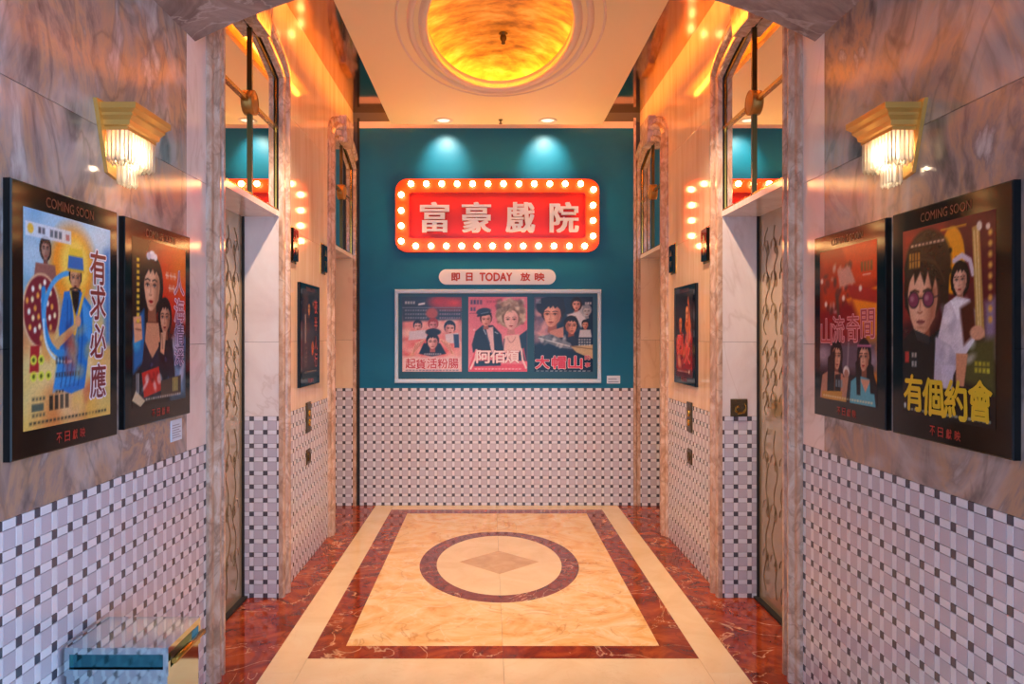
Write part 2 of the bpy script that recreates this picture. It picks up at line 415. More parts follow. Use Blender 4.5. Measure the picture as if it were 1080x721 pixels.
def door(side, n, y0, y1, where):
    s = -1 if side == 'L' else 1
    root = empty('door_%d' % n, 'champagne metal elevator door with etched vines in %s' % where, 'elevator door', T(s*DOORX, (y0+y1)/2, 0), kind='structure')
    hs = (y1-y0)/2
    for sd in (-1, 1):
        leaf = MB().box((0, sd*.002, .012), (s*.04, sd*(hs-.012), HEAD)).build('door_leaf', M['doormetal'], root)
        et = MB()
        for bx in (.10, .22, .33):                  # whiplash vines, thin raised lines
            for z0, z1, am in ((.08,.95,.03),(1.02,1.42,.02),(1.45,2.02,.035)):
                pts = []
                for k in range(33):
                    q = k/32; z = z0+(z1-z0)*q
                    y = bx + am*math.sin(q*9+bx*20)*(1-.5*q) + .018*math.sin(q*23)
                    pts.append((-s*.0012, sd*min(max(y,.02),hs-.03), z))
                et.tube(pts, .0022, 4)
                for c in range(3):                  # curls
                    zc = z0+(z1-z0)*(.2+.3*c); r0 = .035
                    et.tube([(-s*.0012, sd*(bx+.02*math.cos(a*.5)+ (r0*(1-a/14))*math.cos(a)), zc+(r0*(1-a/14))*math.sin(a)*1.6) for a in [x*.5 for x in range(24)]], .0018, 4)
        et.build('etched_vine', M['etch'], leaf)
    MB().box((-s*.03, -hs, 0), (s*.05, hs, .012)).build('sill', M['dark'], root)
    for sd in (-1, 1): MB().box((-s*.012, sd*(hs-.012), 0), (s*.05, sd*hs, HEAD)).build('edge_gap', M['dark'], root)
n = 0
for side, sn in (('L', 'left'), ('R', 'right')):
    for (y0, y1), where in zip(OPEN, ('nearer elevator on the %s wall' % sn, 'farther elevator on the %s wall' % sn)):
        n += 1
        casing(side, n, y0, y1, 'the ' + where); transom(side, n, y0, y1, 'the ' + where); door(side, n, y0, y1, 'the ' + where)

# ------------------------------------------------------------------ back wall
wb = MB().box((-1.9, BACK+.006, 0), (1.9, BACK+.2, 1.0)).box((-1.9, BACK+.012, 1.0), (1.9, BACK+.2, TOP+.4)).build('wall_back', M['grout'])
tag(wb, 'teal painted end wall above mauve and white mosaic wainscot', 'wall', kind='structure')
Fb = frame('B', (0, BACK, 0))
tiles(wb, Fb, -1.166, 1.166, -1.166+.035, never)
MB().box((-1.166, BACK, 1.0), (1.166, BACK+.012, 3.214)).build('painted_panel', M['teal'], wb)
MB().box((-1.17, BACK-.004, 3.214), (1.17, BACK+.012, 3.27)).build('top_trim', M['trimwhite'], wb)
MB().box((-1.30, BACK-.001, 3.27), (1.30, BACK+.012, TOP+.3)).build('upper_strip', M['greydark'], wb)
MB().box((-1.188, BACK-.003, 0), (-1.166, BACK+.01, 3.30)).build('shadow_strip', M['dark'], wb)  # dark strip in place of the shadow along the panel's left edge
MB().box((1.166, BACK-.012, 0), (1.188, BACK+.01, 3.30)).build('edge_strip', M['casing'], wb)

# ------------------------------------------------------------------ near arch across the lobby
def arch_z(x): return 2.603 + math.sqrt(2.7**2 - x*x) - math.sqrt(2.7**2 - WX**2)
m = MB(); N_ = 40
xs = [-WX + 2*WX*k/N_ for k in range(N_+1)]
poly = [(x, arch_z(x)) for x in xs] + [(WX, TOP+.3), (-WX, TOP+.3)]
k = len(poly)
m.add([(x, 2.935, z) for x, z in poly] + [(x, 2.25, z) for x, z in poly], [list(range(k))[::-1], list(range(k, 2*k))])
m.add([(x, 2.935, z) for x, z in poly] + [(x, 2.25, z) for x, z in poly], [(i, (i+1) % k, k+(i+1) % k, k+i) for i in range(k)], 0, False)
o = m.build('trim_5', M['arch']); tag(o, 'shallow mauve marble arch spanning the lobby in front of the elevators', 'arch', kind='structure')

# ------------------------------------------------------------------ floor
fl = MB().box((-1.75, -1.6, -.08), (1.75, BACK+.2, -.012)).build('floor', M['grout'])
tag(fl, 'polished marble floor inlaid with a red border and an oval medallion', 'floor', kind='structure')
def piece(poly, m, name='floor_slab'):
    cx = sum(p[0] for p in poly)/len(poly); cy = sum(p[1] for p in poly)/len(poly)
    a = sum(poly[i][0]*poly[(i+1)%len(poly)][1]-poly[(i+1)%len(poly)][0]*poly[i][1] for i in range(len(poly)))
    if a < 0: poly = poly[::-1]
    MB().prism([(p[0]-cx, p[1]-cy) for p in poly], -.012, 0).build(name, m, fl, T(cx, cy, 0))
def rect(x0, y0, x1, y1, m, name='floor_slab', g=.0006):
    piece([(x0+g,y0+g),(x1-g,y0+g),(x1-g,y1-g),(x0+g,y1-g)], m, name)
YC, FX, BX = 4.76, .876, .73
YF0, YF1, YI0, YI1 = 3.33, 6.19, 3.466, 6.056
cuts = [2.2, 3.19, 4.30, 5.41, BACK]
for a, b in zip(cuts, cuts[1:]):
    rect(-1.46, a, -1.03, b, M['red']); rect(1.03, a, 1.46, b, M['red'])
    rect(-1.03, a, -FX, b, M['cream']); rect(FX, a, 1.03, b, M['cream'])
for x0, x1 in ((-FX, 0), (0, FX)):
    rect(x0, 2.2, x1, YF0, M['cream']); rect(x0, YF1, x1, BACK, M['cream'])
for a, b in ((-1.6, -.35), (-.35, .9), (.9, 2.2)):
    for x0, x1 in ((-1.23, 0), (0, 1.23)): rect(x0, a, x1, b, M['cream'])
for sx in (-1, 1):                                     # mitred red border
    g = .0006
    piece([(sx*g, YF0), (sx*(FX-.0), YF0), (sx*BX, YI0), (sx*g, YI0)], M['red'])
    piece([(sx*g, YF1), (sx*FX, YF1), (sx*BX, YI1), (sx*g, YI1)], M['red'])
    piece([(sx*FX, YF0+.001), (sx*FX, 4.30-g), (sx*BX, 4.30-g), (sx*BX, YI0+.001)], M['red'])
    piece([(sx*FX, 4.30+g), (sx*FX, 5.41-g), (sx*BX, 5.41-g), (sx*BX, 4.30+g)], M['red'])
    piece([(sx*FX, 5.41+g), (sx*FX, YF1-.001), (sx*BX, YI1-.001), (sx*BX, 5.41+g)], M['red'])
R1, R2 = (.503, .731), (.397, .617)
def ell(r, a, d=0): return ((r[0]+d)*math.cos(a), YC + (r[1]+d)*math.sin(a))
for sx in (-1, 1):
    for sy in (-1, 1):
        g = .0006
        arc = [ell(R1, k*math.pi/2/20, g) for k in range(21)]
        arc = [(sx*max(p[0], g), YC + sy*max(p[1]-YC, g)) for p in arc]
        yb = YI1 if sy > 0 else YI0
        piece(arc + [(sx*g, yb-sy*g), (sx*(BX-g), yb-sy*g), (sx*(BX-g), YC+sy*g)], M['peach'])
        arc = [ell(R2, k*math.pi/2/20, -g) for k in range(21)]
        arc = [(sx*max(p[0], g), YC + sy*max(p[1]-YC, g)) for p in arc]
        piece(arc + [(sx*g, YC+sy*.245), (sx*.255, YC+sy*g)], M['cream'], 'medallion_field')
for k0, k1 in ((0, .42), (.42, 1.5708), (1.5708, 3.55), (3.55, 3.9), (3.9, 4.712), (4.712, 6.2832)):
    n_ = max(4, int((k1-k0)*14)); aa = [k0+.001+(k1-k0-.002)*i/n_ for i in range(n_+1)]
    piece([ell(R1, a) for a in aa] + [ell(R2, a) for a in aa[::-1]], M['ring'], 'medallion_ring')
piece([(-.254,YC),(0,YC-.244),(.254,YC),(0,YC+.244)], M['diamond'], 'medallion_diamond')

# ------------------------------------------------------------------ ceiling
ce = MB()
for s in (-1, 1): ce.box((s*.70, 2.935, TOP), (s*1.6, BACK+.1, TOP+.05))
ce.box((-1.7, 2.25, TOP+.20), (1.7, BACK+.19, TOP+.26))
ceiling = ce.build('ceiling', M['mirrorceil'])
tag(ceiling, 'bronze mirror ceiling strips around a dropped peach panel with gold oval dome', 'ceiling', kind='structure')
DC, DRX, DRY = 4.36, .42, .93
PX, PY0, PY1 = .88, 3.02, 6.20
NA = 96
def rectpt(a):
    c, s_ = math.cos(a), math.sin(a)
    tx = PX/abs(c) if abs(c) > 1e-9 else 1e9
    ty = ((PY1-DC) if s_ > 0 else (DC-PY0))/abs(s_) if abs(s_) > 1e-9 else 1e9
    t = min(tx, ty); return (c*t, DC+s_*t)
angs = [2*math.pi*k/NA for k in range(NA)]
for cx_, cy_ in ((PX,PY1-DC),(-PX,PY1-DC),(-PX,PY0-DC),(PX,PY0-DC)): angs.append(math.atan2(cy_, cx_) % (2*math.pi))
angs.sort()
def oval(a, d):                     # point on the oval at the angle of the ray a
    rx, ry = DRX+d, DRY+d
    c, s_ = math.cos(a), math.sin(a); t = 1/math.sqrt((c/rx)**2+(s_/ry)**2)
    return (c*t, DC+s_*t)
pm = MB()
rows = [[(*oval(a, 0), ZP+.05) for a in angs], [(*oval(a, 0), ZP) for a in angs], [(*rectpt(a), ZP) for a in angs], [(*rectpt(a), ZP+.035) for a in angs]]
pm.strip(rows, 0, False, closed_v=True); pm.build('dropped_panel', M['ceil'], ceiling)
for d, prof in ((.0, [(0,.03),(0,-.012),(.012,-.02),(.03,-.02),(.042,-.008),(.05,0)]), (.075, [(0,0),(.006,-.014),(.02,-.018),(.034,-.010),(.04,0)]), (.165, [(0,0),(.004,-.007),(.012,-.007),(.016,0)])):
    rows = [[(*oval(a, d+w), ZP+z) for a in angs] for w, z in prof]
    MB().strip(rows, 0, True, closed_v=True).build('oval_moulding', M['ringcream'], ceiling)
rows = []
for k in range(15):
    q = k/14*math.pi/2*.999; c = math.cos(q)
    rows.append([((DRX+.10)*c*math.cos(a), DC+(DRY+.10)*c*math.sin(a), ZP+.05+.21*math.sin(q)) for a in [2*math.pi*i/64 for i in range(64)]])
MB().strip(rows, 0, True, closed_v=True).build('dome', M['gold'], ceiling)
rows = [[(*oval(a, d), ZP+z) for a in angs] for d, z in ((.03,.012),(.06,.012),(.06,.030),(.03,.030))]
MB().strip(rows, 0, False, closed_u=True, closed_v=True).build('cove_light', M['cove'], ceiling)
for s_ in (-1, 1):
    MB().box((s_*(PX-.09), PY0+.05, ZP+.036), (s_*(PX-.07), PY1-.05, ZP+.066)).build('cove_light', M['addedstrip'], ceiling)  # added amber strips, hidden above the panel, to wash the wall tops
m = MB(); fx, fy, fz = .03, 4.90, ZP+.235
m.lathe([(0,.02),(.03,.015),(.03,-.01),(.016,-.016),(.022,-.03),(.022,-.045),(.012,-.06),(.014,-.075),(0,-.08)], 14, 0, (fx, fy, fz))
o = m.build('sprinkler_head', M['darkbrass']); tag(o, 'dark metal sprinkler fitting hanging inside the gold dome', 'sprinkler')
m = MB(); m.lathe([(0,0),(.018,-.002),(.018,-.006),(.006,-.008),(.005,-.03),(.014,-.032),(.014,-.035),(0,-.036)], 12, 0, (.03, 6.06, ZP))
o = m.build('sprinkler_head', M['darkbrass']); tag(o, 'tiny sprinkler head on the ceiling between the two back downlights', 'sprinkler')
# ceiling of the area by the camera
o = MB().box((-1.7, -1.6, TOP), (1.7, 2.25, TOP+.25)).build('ceiling_vestibule', M['ceil_front'])
tag(o, 'plain ceiling of the vestibule in front of the marble arch', 'ceiling', kind='structure')

# ------------------------------------------------------------------ downlights
def downlight(x, y, label, power, col, ang, blend, rx=0.0):
    r = empty('downlight', label, 'downlight', T(x, y, ZP), group='recessed downlights in the dropped ceiling')
    MB().lathe([(.050,.002),(.075,.002),(.078,-.004),(.070,-.008),(.056,-.006),(.048,.002)], 28).build('trim_ring', M['ringcream'], r)
    MB().lathe([(.050,0),(.046,-.001),(.0,-.001)], 28).build('lens', M['downlamp'], r)
    l = bpy.data.lights.new('downlight_lamp', 'SPOT'); l.energy = power; l.color = col; l.spot_size = ang; l.spot_blend = blend; l.shadow_soft_size = .03
    lo = link('lamp', l, r, T(0,0,-.02) @ Matrix.Rotation(rx, 4, 'X'))
downlight(-.435, 6.085, 'small round downlight on ceiling over left half of teal wall', P_DOWN_BACK, (1,1,.74), math.radians(76), .9, math.radians(48))
downlight(.415, 6.085, 'small round downlight on ceiling over right half of teal wall', P_DOWN_BACK, (1,1,.74), math.radians(76), .9, math.radians(48))
for x in (-.62, .62):  # two added lamps out of view, warm fill for floor and back wall
    downlight(x, 3.55, 'added out of view fill downlight at the near %s corner of the dropped ceiling' % ('left' if x < 0 else 'right'), P_FILL_FRONT, (1,.72,.46), math.radians(84), .6, math.radians(22))

# ------------------------------------------------------------------ lettering
def glyphs(body, w, h, depth, thick=0.0, heavy=0.0, shear=0.0, taper=0.0, grow=0.0):
    """flat or solid lettering mesh data scaled into w x h, centred; heavy widens upright strokes"""
    c = bpy.data.curves.new('lettering', 'FONT'); c.body = body; c.size = 1; c.resolution_u = 3
    o = bpy.data.objects.new('lettering', c)
    me = bpy.data.meshes.new_from_object(o)
    bpy.data.objects.remove(o); bpy.data.curves.remove(c)
    vs = np.empty(len(me.vertices)*3); me.vertices.foreach_get('co', vs); vs = vs.reshape(-1, 3)[:, :2]
    fs = [tuple(p.vertices) for p in me.polygons]; bpy.data.meshes.remove(me)
    lo, hi = vs.min(0), vs.max(0); vs = (vs-(lo+hi)/2)/(hi-lo)
    vs[:, 0] = vs[:, 0]*(1+taper*(-.5-vs[:, 1]+.5)*1.0) + shear*vs[:, 1]
    vs = vs*np.array([w-2*heavy, h])
    out = MB()
    e = thick*h
    offs = [(0, 0)]
    if heavy: offs += [(dx, dy) for dx in (-heavy, -heavy/2, heavy/2, heavy) for dy in (-e, e)]
    elif grow: offs += [(grow*h*math.cos(a*math.pi/5), grow*h*math.sin(a*math.pi/5)) for a in range(10)]
    elif e: offs += [(-e, 0), (e, 0), (0, e), (0, -e)]
    for io, (dx, dy) in enumerate(offs):
        z = depth - io*3e-5
        top = [(p[0]+dx, p[1]+dy, z) for p in vs]
        out.add(top, fs)
        if depth > .0015:
            cnt = {}
            for f in fs:
                for i in range(len(f)):
                    a, b = f[i], f[(i+1) % len(f)]; cnt[(a, b)] = cnt.get((a, b), 0)+1
            edges = [(a, b) for (a, b) in cnt if (b, a) not in cnt]
            base = [(p[0]+dx, p[1]+dy, 0) for p in vs]; nv = len(vs)
            out.add(top+base, [(b, a, nv+a, nv+b) for a, b in edges])
    return out
def lettering(name, body, w, h, parent, x, y, z, m, depth=.0003, **kw):
    g = glyphs(body, w, h, depth, **kw)
    me = bpy.data.meshes.new(name); me.from_pydata(g.v, [], g.f); me.materials.append(m)
    return link(name, me, parent, T(x, y, z))

# ------------------------------------------------------------------ marquee sign
def rrect(w, h, r, n=8):
    p = []
    for cx, cy, a0 in ((w/2-r, h/2-r, 0), (-w/2+r, h/2-r, 90), (-w/2+r, -h/2+r, 180), (w/2-r, -h/2+r, 270)):
        for k in range(n+1):
            a = math.radians(a0+90*k/n); p.append((cx+r*math.cos(a), cy+r*math.sin(a)))
    return p
SD = .07                                     # depth of the sign box
sscale = F_PX/(BACK-SD)
def spx(x, y): return ((x-516)/sscale+CAMX, EYE+(354.5-y)/sscale)
sx0, sz1 = spx(417, 188.5); sx1, sz0 = spx(632, 265.5)
SW, SH = sx1-sx0, sz1-sz0; scx, scz = (sx0+sx1)/2, (sz0+sz1)/2
sign = empty('marquee_sign', 'red marquee sign ringed with lit bulbs and four white characters on teal wall', 'sign', frame('B', (scx, BACK, scz)))
MB().prism(rrect(SW, SH, .10), .002, SD-.03).build('back_box', M['signorange'], sign)
outer, inner = rrect(SW, SH, .10), rrect(SW-.23, SH-.23, .025)
bd = MB(); k = len(outer)
bd.add([(x,y,SD) for x,y in outer]+[(x,y,SD) for x,y in inner]+[(x,y,.035) for x,y in outer]+[(x,y,.035) for x,y in inner],
       [(i,(i+1)%k,k+(i+1)%k,k+i) for i in range(k)]+[(i,(i+1)%k,2*k+(i+1)%k,2*k+i) for i in range(k)]+[(k+i,k+(i+1)%k,3*k+(i+1)%k,3*k+i) for i in range(k)])
bd.build('border', M['signorange'], sign)
MB().prism(rrect(SW-.22, SH-.22, .02), .038, .045).build('face_panel', M['signred'], sign)
bm_ = MB(); bm_.lathe([(.0165,0),(.020,.008),(.0245,.021),(.0235,.033),(.017,.043),(.008,.048),(0,.0485)], 14); bulb_me = bm_.mesh('bulb', M['bulb'])
sk_me = MB().lathe([(.024,0),(.024,.006),(.019,.008),(.019,.013),(0,.013)], 14).mesh('socket', M['socket'])
pts = [(433.75+16.2*i, 194.5) for i in range(12)] + [(438.75+16.13*i, 259.7) for i in range(12)]
pts += [(625.5, 200.5), (625, 217), (625, 233), (625, 249.3)] + [(423.6, 206), (423.6, 222.5), (423.6, 238.5), (423.6, 254.6)]
for px_, py_ in pts:
    X, Z = spx(px_, py_)
    b = link('bulb', bulb_me, sign, T(X-scx, Z-scz, SD+.008)); link('socket', sk_me, b, T(0,0,-.008))
for ch, px_ in zip('富豪戲院', (458.5, 502.5, 548.8, 595)):
    X, Z = spx(px_, 229.2)
    o = lettering('letter', ch, .248, .250, sign, X-scx, Z-scz, .062, M['letterwhite'], depth=.022, thick=.012, heavy=.009)
    MB().box((-.006,-.006,-.020),(.006,.006,.001)).build('stand_off', M['letterwhite'], o)

# ------------------------------------------------------------------ now showing plate
wscale = F_PX/BACK
def wpx(x, y): return ((x-516)/wscale+CAMX, EYE+(354.5-y)/wscale)
x0, z1 = wpx(463, 284); x1, z0 = wpx(586, 300)
pill = empty('now_showing_plate', 'pinkish white pill shaped plate with red lettering below the marquee sign', 'sign', frame('B', ((x0+x1)/2, BACK, (z0+z1)/2)))
MB().prism(rrect(x1-x0, z1-z0, (z1-z0)/2-.001, 10), 0, .012).build('plate', M['pill'], pill)
for body, cx_, w in (('即', 480.5, .070), ('日', 495, .052), ('TODAY', 523, .275), ('放', 554, .080), ('映', 569, .080)):
    X, _ = wpx(cx_, 292)
    lettering('lettering', body, w, .068 if body == 'TODAY' else .066, pill, X-(x0+x1)/2, 0, .0125, M['redprint'], depth=.0014, thick=.045)

# ------------------------------------------------------------------ poster painting (flat print as a colour attribute)
class Canvas:
    def __init__(s, w, h, top, bot, A):
        s.W, s.H, s.A = w, h, A
        yy, xx = np.mgrid[0:h, 0:w]
        s.x = xx/(w-1); s.y = yy/(h-1)*A         # x 0..1, y 0..A downwards
        t = (s.y/A)[..., None]
        s.c = np.array(s.h(top))*(1-t)+np.array(s.h(bot))*t
        s.rs = np.random.RandomState(5); s.px = 1.0/w
    def h(s, c):
        if isinstance(c, str): c = c.lstrip('#'); return [int(c[i:i+2], 16)/255 for i in (0, 2, 4)]
        return c
    def put(s, mask, col, a=1.0):
        m = (np.clip(mask, 0, 1)*a)[..., None]; s.c = s.c*(1-m)+np.array(s.h(col))*m; return s
    def ell(s, cx, cy, rx, ry, col, rot=0, soft=None, a=1.0):
        soft = soft or s.px*1.3; r = math.radians(rot)
        dx, dy = s.x-cx, s.y-cy*s.A; u = dx*math.cos(r)+dy*math.sin(r); v = -dx*math.sin(r)+dy*math.cos(r)
        d = (1-np.sqrt((u/rx)**2+(v/ry)**2))*min(rx, ry); return s.put(d/soft+.5, col, a)
    def poly(s, pts, col, soft=None, a=1.0):
        soft = soft or s.px*1.3; P = [(x, y*s.A) for x, y in pts]
        ins = np.zeros(s.x.shape, bool); dist = np.full(s.x.shape, 9.0)
        for i in range(len(P)):
            (x0, y0), (x1, y1) = P[i], P[(i+1) % len(P)]
            cond = ((y0 > s.y) != (y1 > s.y)) & (s.x < (x1-x0)*(s.y-y0)/((y1-y0) or 1e-9)+x0); ins ^= cond
            L2 = (x1-x0)**2+(y1-y0)**2 or 1e-9
            t = np.clip(((s.x-x0)*(x1-x0)+(s.y-y0)*(y1-y0))/L2, 0, 1)
            dist = np.minimum(dist, np.hypot(s.x-x0-t*(x1-x0), s.y-y0-t*(y1-y0)))
        return s.put(np.where(ins, dist, -dist)/soft+.5, col, a)
    def line(s, pts, w, col, soft=None, a=1.0):
        soft = soft or s.px*1.3; P = [(x, y*s.A) for x, y in pts]; dist = np.full(s.x.shape, 9.0)
        for (x0, y0), (x1, y1) in zip(P, P[1:]):
            L2 = (x1-x0)**2+(y1-y0)**2 or 1e-9
            t = np.clip(((s.x-x0)*(x1-x0)+(s.y-y0)*(y1-y0))/L2, 0, 1)
            dist = np.minimum(dist, np.hypot(s.x-x0-t*(x1-x0), s.y-y0-t*(y1-y0)))
        return s.put((w/2-dist)/soft+.5, col, a)
    def curve(s, p0, p1, p2, w, col, **k):
        return s.line([((1-t)**2*p0[0]+2*t*(1-t)*p1[0]+t*t*p2[0], (1-t)**2*p0[1]+2*t*(1-t)*p1[1]+t*t*p2[1]) for t in [i/14 for i in range(15)]], w, col, **k)
    def blotch(s, n, box, r, cols, a=.35):
        for _ in range(n):
            x = box[0]+(box[2]-box[0])*s.rs.rand(); y = box[1]+(box[3]-box[1])*s.rs.rand()
            s.ell(x, y, r*(.5+s.rs.rand()), r*(.5+s.rs.rand()), cols[s.rs.randint(len(cols))], s.rs.rand()*180, soft=r*.8, a=a)
        return s
    def textrow(s, x0, x1, y, hgt, col, n, a=.9):          # a row of fine print
        w = (x1-x0)/n
        for i in range(n):
            s.poly([(x0+i*w+w*.15, y), (x0+i*w+w*.85, y), (x0+i*w+w*.85, y+hgt), (x0+i*w+w*.15, y+hgt)], col, a=a*(.7+.3*s.rs.rand()))
        return s
    def face(s, cx, cy, r, skin, shade, hair, lips='#a8423c', turn=0.0, long_hair=0.0, short=False, glasses=None, fringe=True):
        A = s.A; k = r/A; S2 = r*.10
        mix = lambda a, b, t: [x*(1-t)+y*t for x, y in zip(s.h(a), s.h(b))]
        hl = mix(hair, '#ffffff', .16); lit = mix(skin, '#ffffff', .25)
        if long_hair:
            s.ell(cx, cy-.02*k, r*1.15, r*1.42, hair, soft=S2)
            s.poly([(cx-r*1.13, cy), (cx+r*1.13, cy), (cx+r*1.02, cy+long_hair*.8*k), (cx+r*.8, cy+long_hair*k), (cx-r*.8, cy+long_hair*k), (cx-r*1.05, cy+long_hair*.8*k)], hair, soft=S2)
        else:
            s.ell(cx, cy-.28*k, r*1.04, r*1.16, hair, soft=S2)
            for e in (-1, 1): s.poly([(cx+e*.7*r, cy-.6*k), (cx+e*1.0*r, cy-.5*k), (cx+e*.98*r, cy+.25*k), (cx+e*.82*r, cy+.35*k)], hair, soft=S2)
        s.poly([(cx-.36*r, cy+.75*k), (cx+.36*r, cy+.75*k), (cx+.44*r, cy+1.7*k), (cx-.44*r, cy+1.7*k)], shade, soft=S2)
        s.ell(cx, cy-.08*k, r*.80, r*.98, skin, soft=S2*.6)
        s.poly([(cx-.78*r, cy+.05*k), (cx+.78*r, cy+.05*k), (cx+.66*r, cy+.62*k), (cx+.36*r+turn*r*.2, cy+1.02*k), (cx+.12*r+turn*r*.3, cy+1.17*k), (cx-.12*r+turn*r*.3, cy+1.17*k), (cx-.36*r+turn*r*.2, cy+1.02*k), (cx-.66*r, cy+.62*k)], skin, soft=S2*.6)
        sd = -1 if turn > 0 else 1
        s.poly([(cx+sd*.40*r, cy-.5*k), (cx+sd*.82*r, cy-.3*k), (cx+sd*.70*r, cy+.62*k), (cx+sd*.16*r, cy+1.16*k), (cx+sd*.34*r, cy+.5*k)], shade, soft=r*.5, a=.8)
        s.ell(cx-sd*.30*r, cy+.34*k, .22*r, .24*r, lit, soft=r*.4, a=.6); s.ell(cx-sd*.1*r, cy-.42*k, .3*r, .16*r, lit, soft=r*.35, a=.5)
        ex = turn*.24*r
        for e in (-1, 1):
            x = cx+ex+e*.36*r
            s.ell(x, cy-.01*k, .24*r, .13*r, shade, soft=r*.18, a=.6)
            s.ell(x, cy+.02*k, .13*r, .055*r, '#dfd2c8'); s.ell(x, cy+.015*k, .07*r, .07*r, '#1c1518')
            s.line([(x-.17*r, cy-.01*k), (x, cy-.065*k), (x+.17*r, cy-.01*k)], .05*r, '#2a1a18')
            s.line([(x-.22*r, cy-.21*k), (x+.02*r, cy-.27*k), (x+.24*r, cy-.21*k)], .07*r, hair, soft=r*.05, a=.85)
        nx = cx+ex*1.35
        s.line([(nx+.02*r, cy-.05*k), (nx+turn*.08*r, cy+.36*k)], .07*r, shade, soft=r*.1, a=.6); s.line([(nx+turn*.06*r-.12*r, cy+.44*k), (nx+turn*.06*r, cy+.48*k), (nx+turn*.06*r+.12*r, cy+.44*k)], .05*r, shade, a=.9)
        mx_ = cx+ex*1.15
        s.poly([(mx_-.24*r, cy+.74*k), (mx_-.07*r, cy+.67*k), (mx_, cy+.69*k), (mx_+.07*r, cy+.67*k), (mx_+.24*r, cy+.74*k), (mx_+.1*r, cy+.84*k), (mx_-.1*r, cy+.84*k)], lips, soft=r*.04); s.line([(mx_-.22*r, cy+.745*k), (mx_+.22*r, cy+.745*k)], .03*r, '#5a1f20')
        s.ell(mx_, cy+.93*k, .16*r, .04*r, shade, soft=r*.1, a=.6)
        if fringe:
            s.poly([(cx-.86*r, cy+.12*k), (cx-1.0*r, cy-.6*k), (cx-.5*r, cy-1.24*k), (cx+.5*r, cy-1.26*k), (cx+1.0*r, cy-.6*k), (cx+.88*r, cy+.12*k),
                    (cx+.74*r, cy-.38*k), (cx+.45*r, cy-.68*k), (cx+.25*r, cy-.50*k), (cx+.05*r, cy-.76*k), (cx-.18*r, cy-.52*k), (cx-.34*r, cy-.72*k), (cx-.70*r, cy-.36*k)], hair, soft=S2*.7)
            for q in range(7):
                t = -.8+1.6*q/6; s.curve((cx+t*.3*r, cy-1.2*k), (cx+t*.9*r, cy-1.05*k), (cx+t*.92*r, cy-.5*k), .03*r, hl, soft=r*.05, a=.5)
        if glasses:
            for e in (-1, 1):
                x = cx+ex+e*.40*r; s.ell(x, cy+.04*k, .31*r, .28*r, '#3a2a30'); s.ell(x, cy+.04*k, .26*r, .23*r, glasses, a=.8); s.ell(x-.08*r, cy+.0*k, .1*r, .08*r, '#d8a8b8', soft=r*.1, a=.5)
                s.line([(cx+ex+e*.70*r, cy), (cx+e*.9*r, cy-.04*k)], .04*r, '#3a2a30')
            s.line([(cx+ex-.1*r, cy), (cx+ex+.1*r, cy)], .05*r, '#3a2a30')
        return s
    def grain(s, a=.03):
        s.c = np.clip(s.c*(1+a*s.rs.randn(s.H, s.W, 1)), 0, 1); return s
    def mesh(s, w, h, name):
        nx, ny = s.W, s.H
        X = (s.x-.5)*w; Y = (.5-s.y/s.A)*h
        co = np.stack([X, Y, np.zeros_like(X)], -1).reshape(-1, 3)
        idx = np.arange(nx*ny).reshape(ny, nx)
        q = np.stack([idx[1:, :-1], idx[1:, 1:], idx[:-1, 1:], idx[:-1, :-1]], -1).reshape(-1, 4)
        me = bpy.data.meshes.new(name)
        me.vertices.add(len(co)); me.vertices.foreach_set('co', co.ravel())
        me.loops.add(q.size); me.loops.foreach_set('vertex_index', q.ravel().astype(np.int32))
        me.polygons.add(len(q)); me.polygons.foreach_set('loop_start', np.arange(0, q.size, 4, dtype=np.int32)); me.polygons.foreach_set('loop_total', np.full(len(q), 4, np.int32))
        me.update(calc_edges=True)
        at = me.color_attributes.new('ink', 'FLOAT_COLOR', 'POINT')
        c = s.c.reshape(-1, 3); lin = np.where(c <= .04045, c/12.92, ((c+.055)/1.055)**2.4)
        at.data.foreach_set('color', np.concatenate([lin, np.ones((len(lin), 1))], 1).astype(np.float32).ravel())
        me.materials.append(M['print'])
        return me
INK = {}
def ink(h):
    if h not in INK: INK[h] = mat('print ink '+h, h, .3)
    return INK[h]
def title(parent, chars, pos, w, h, fill, edge=None, z=.0136, u=1.0, v=1.0, thick=.02, grow=.05, **kw):
    """characters printed on a poster; pos in (x, y down) fractions of the print u x v"""
    for ch, (fx_, fy_) in zip(chars, pos):
        X, Y = (fx_-.5)*u, (.5-fy_)*v
        if edge: lettering('title_outline', ch, w, h, parent, X, Y, z-.0005, ink(edge), grow=grow, **kw)
        lettering('title_character', ch, w, h, parent, X, Y, z, ink(fill), thick=thick, **kw)

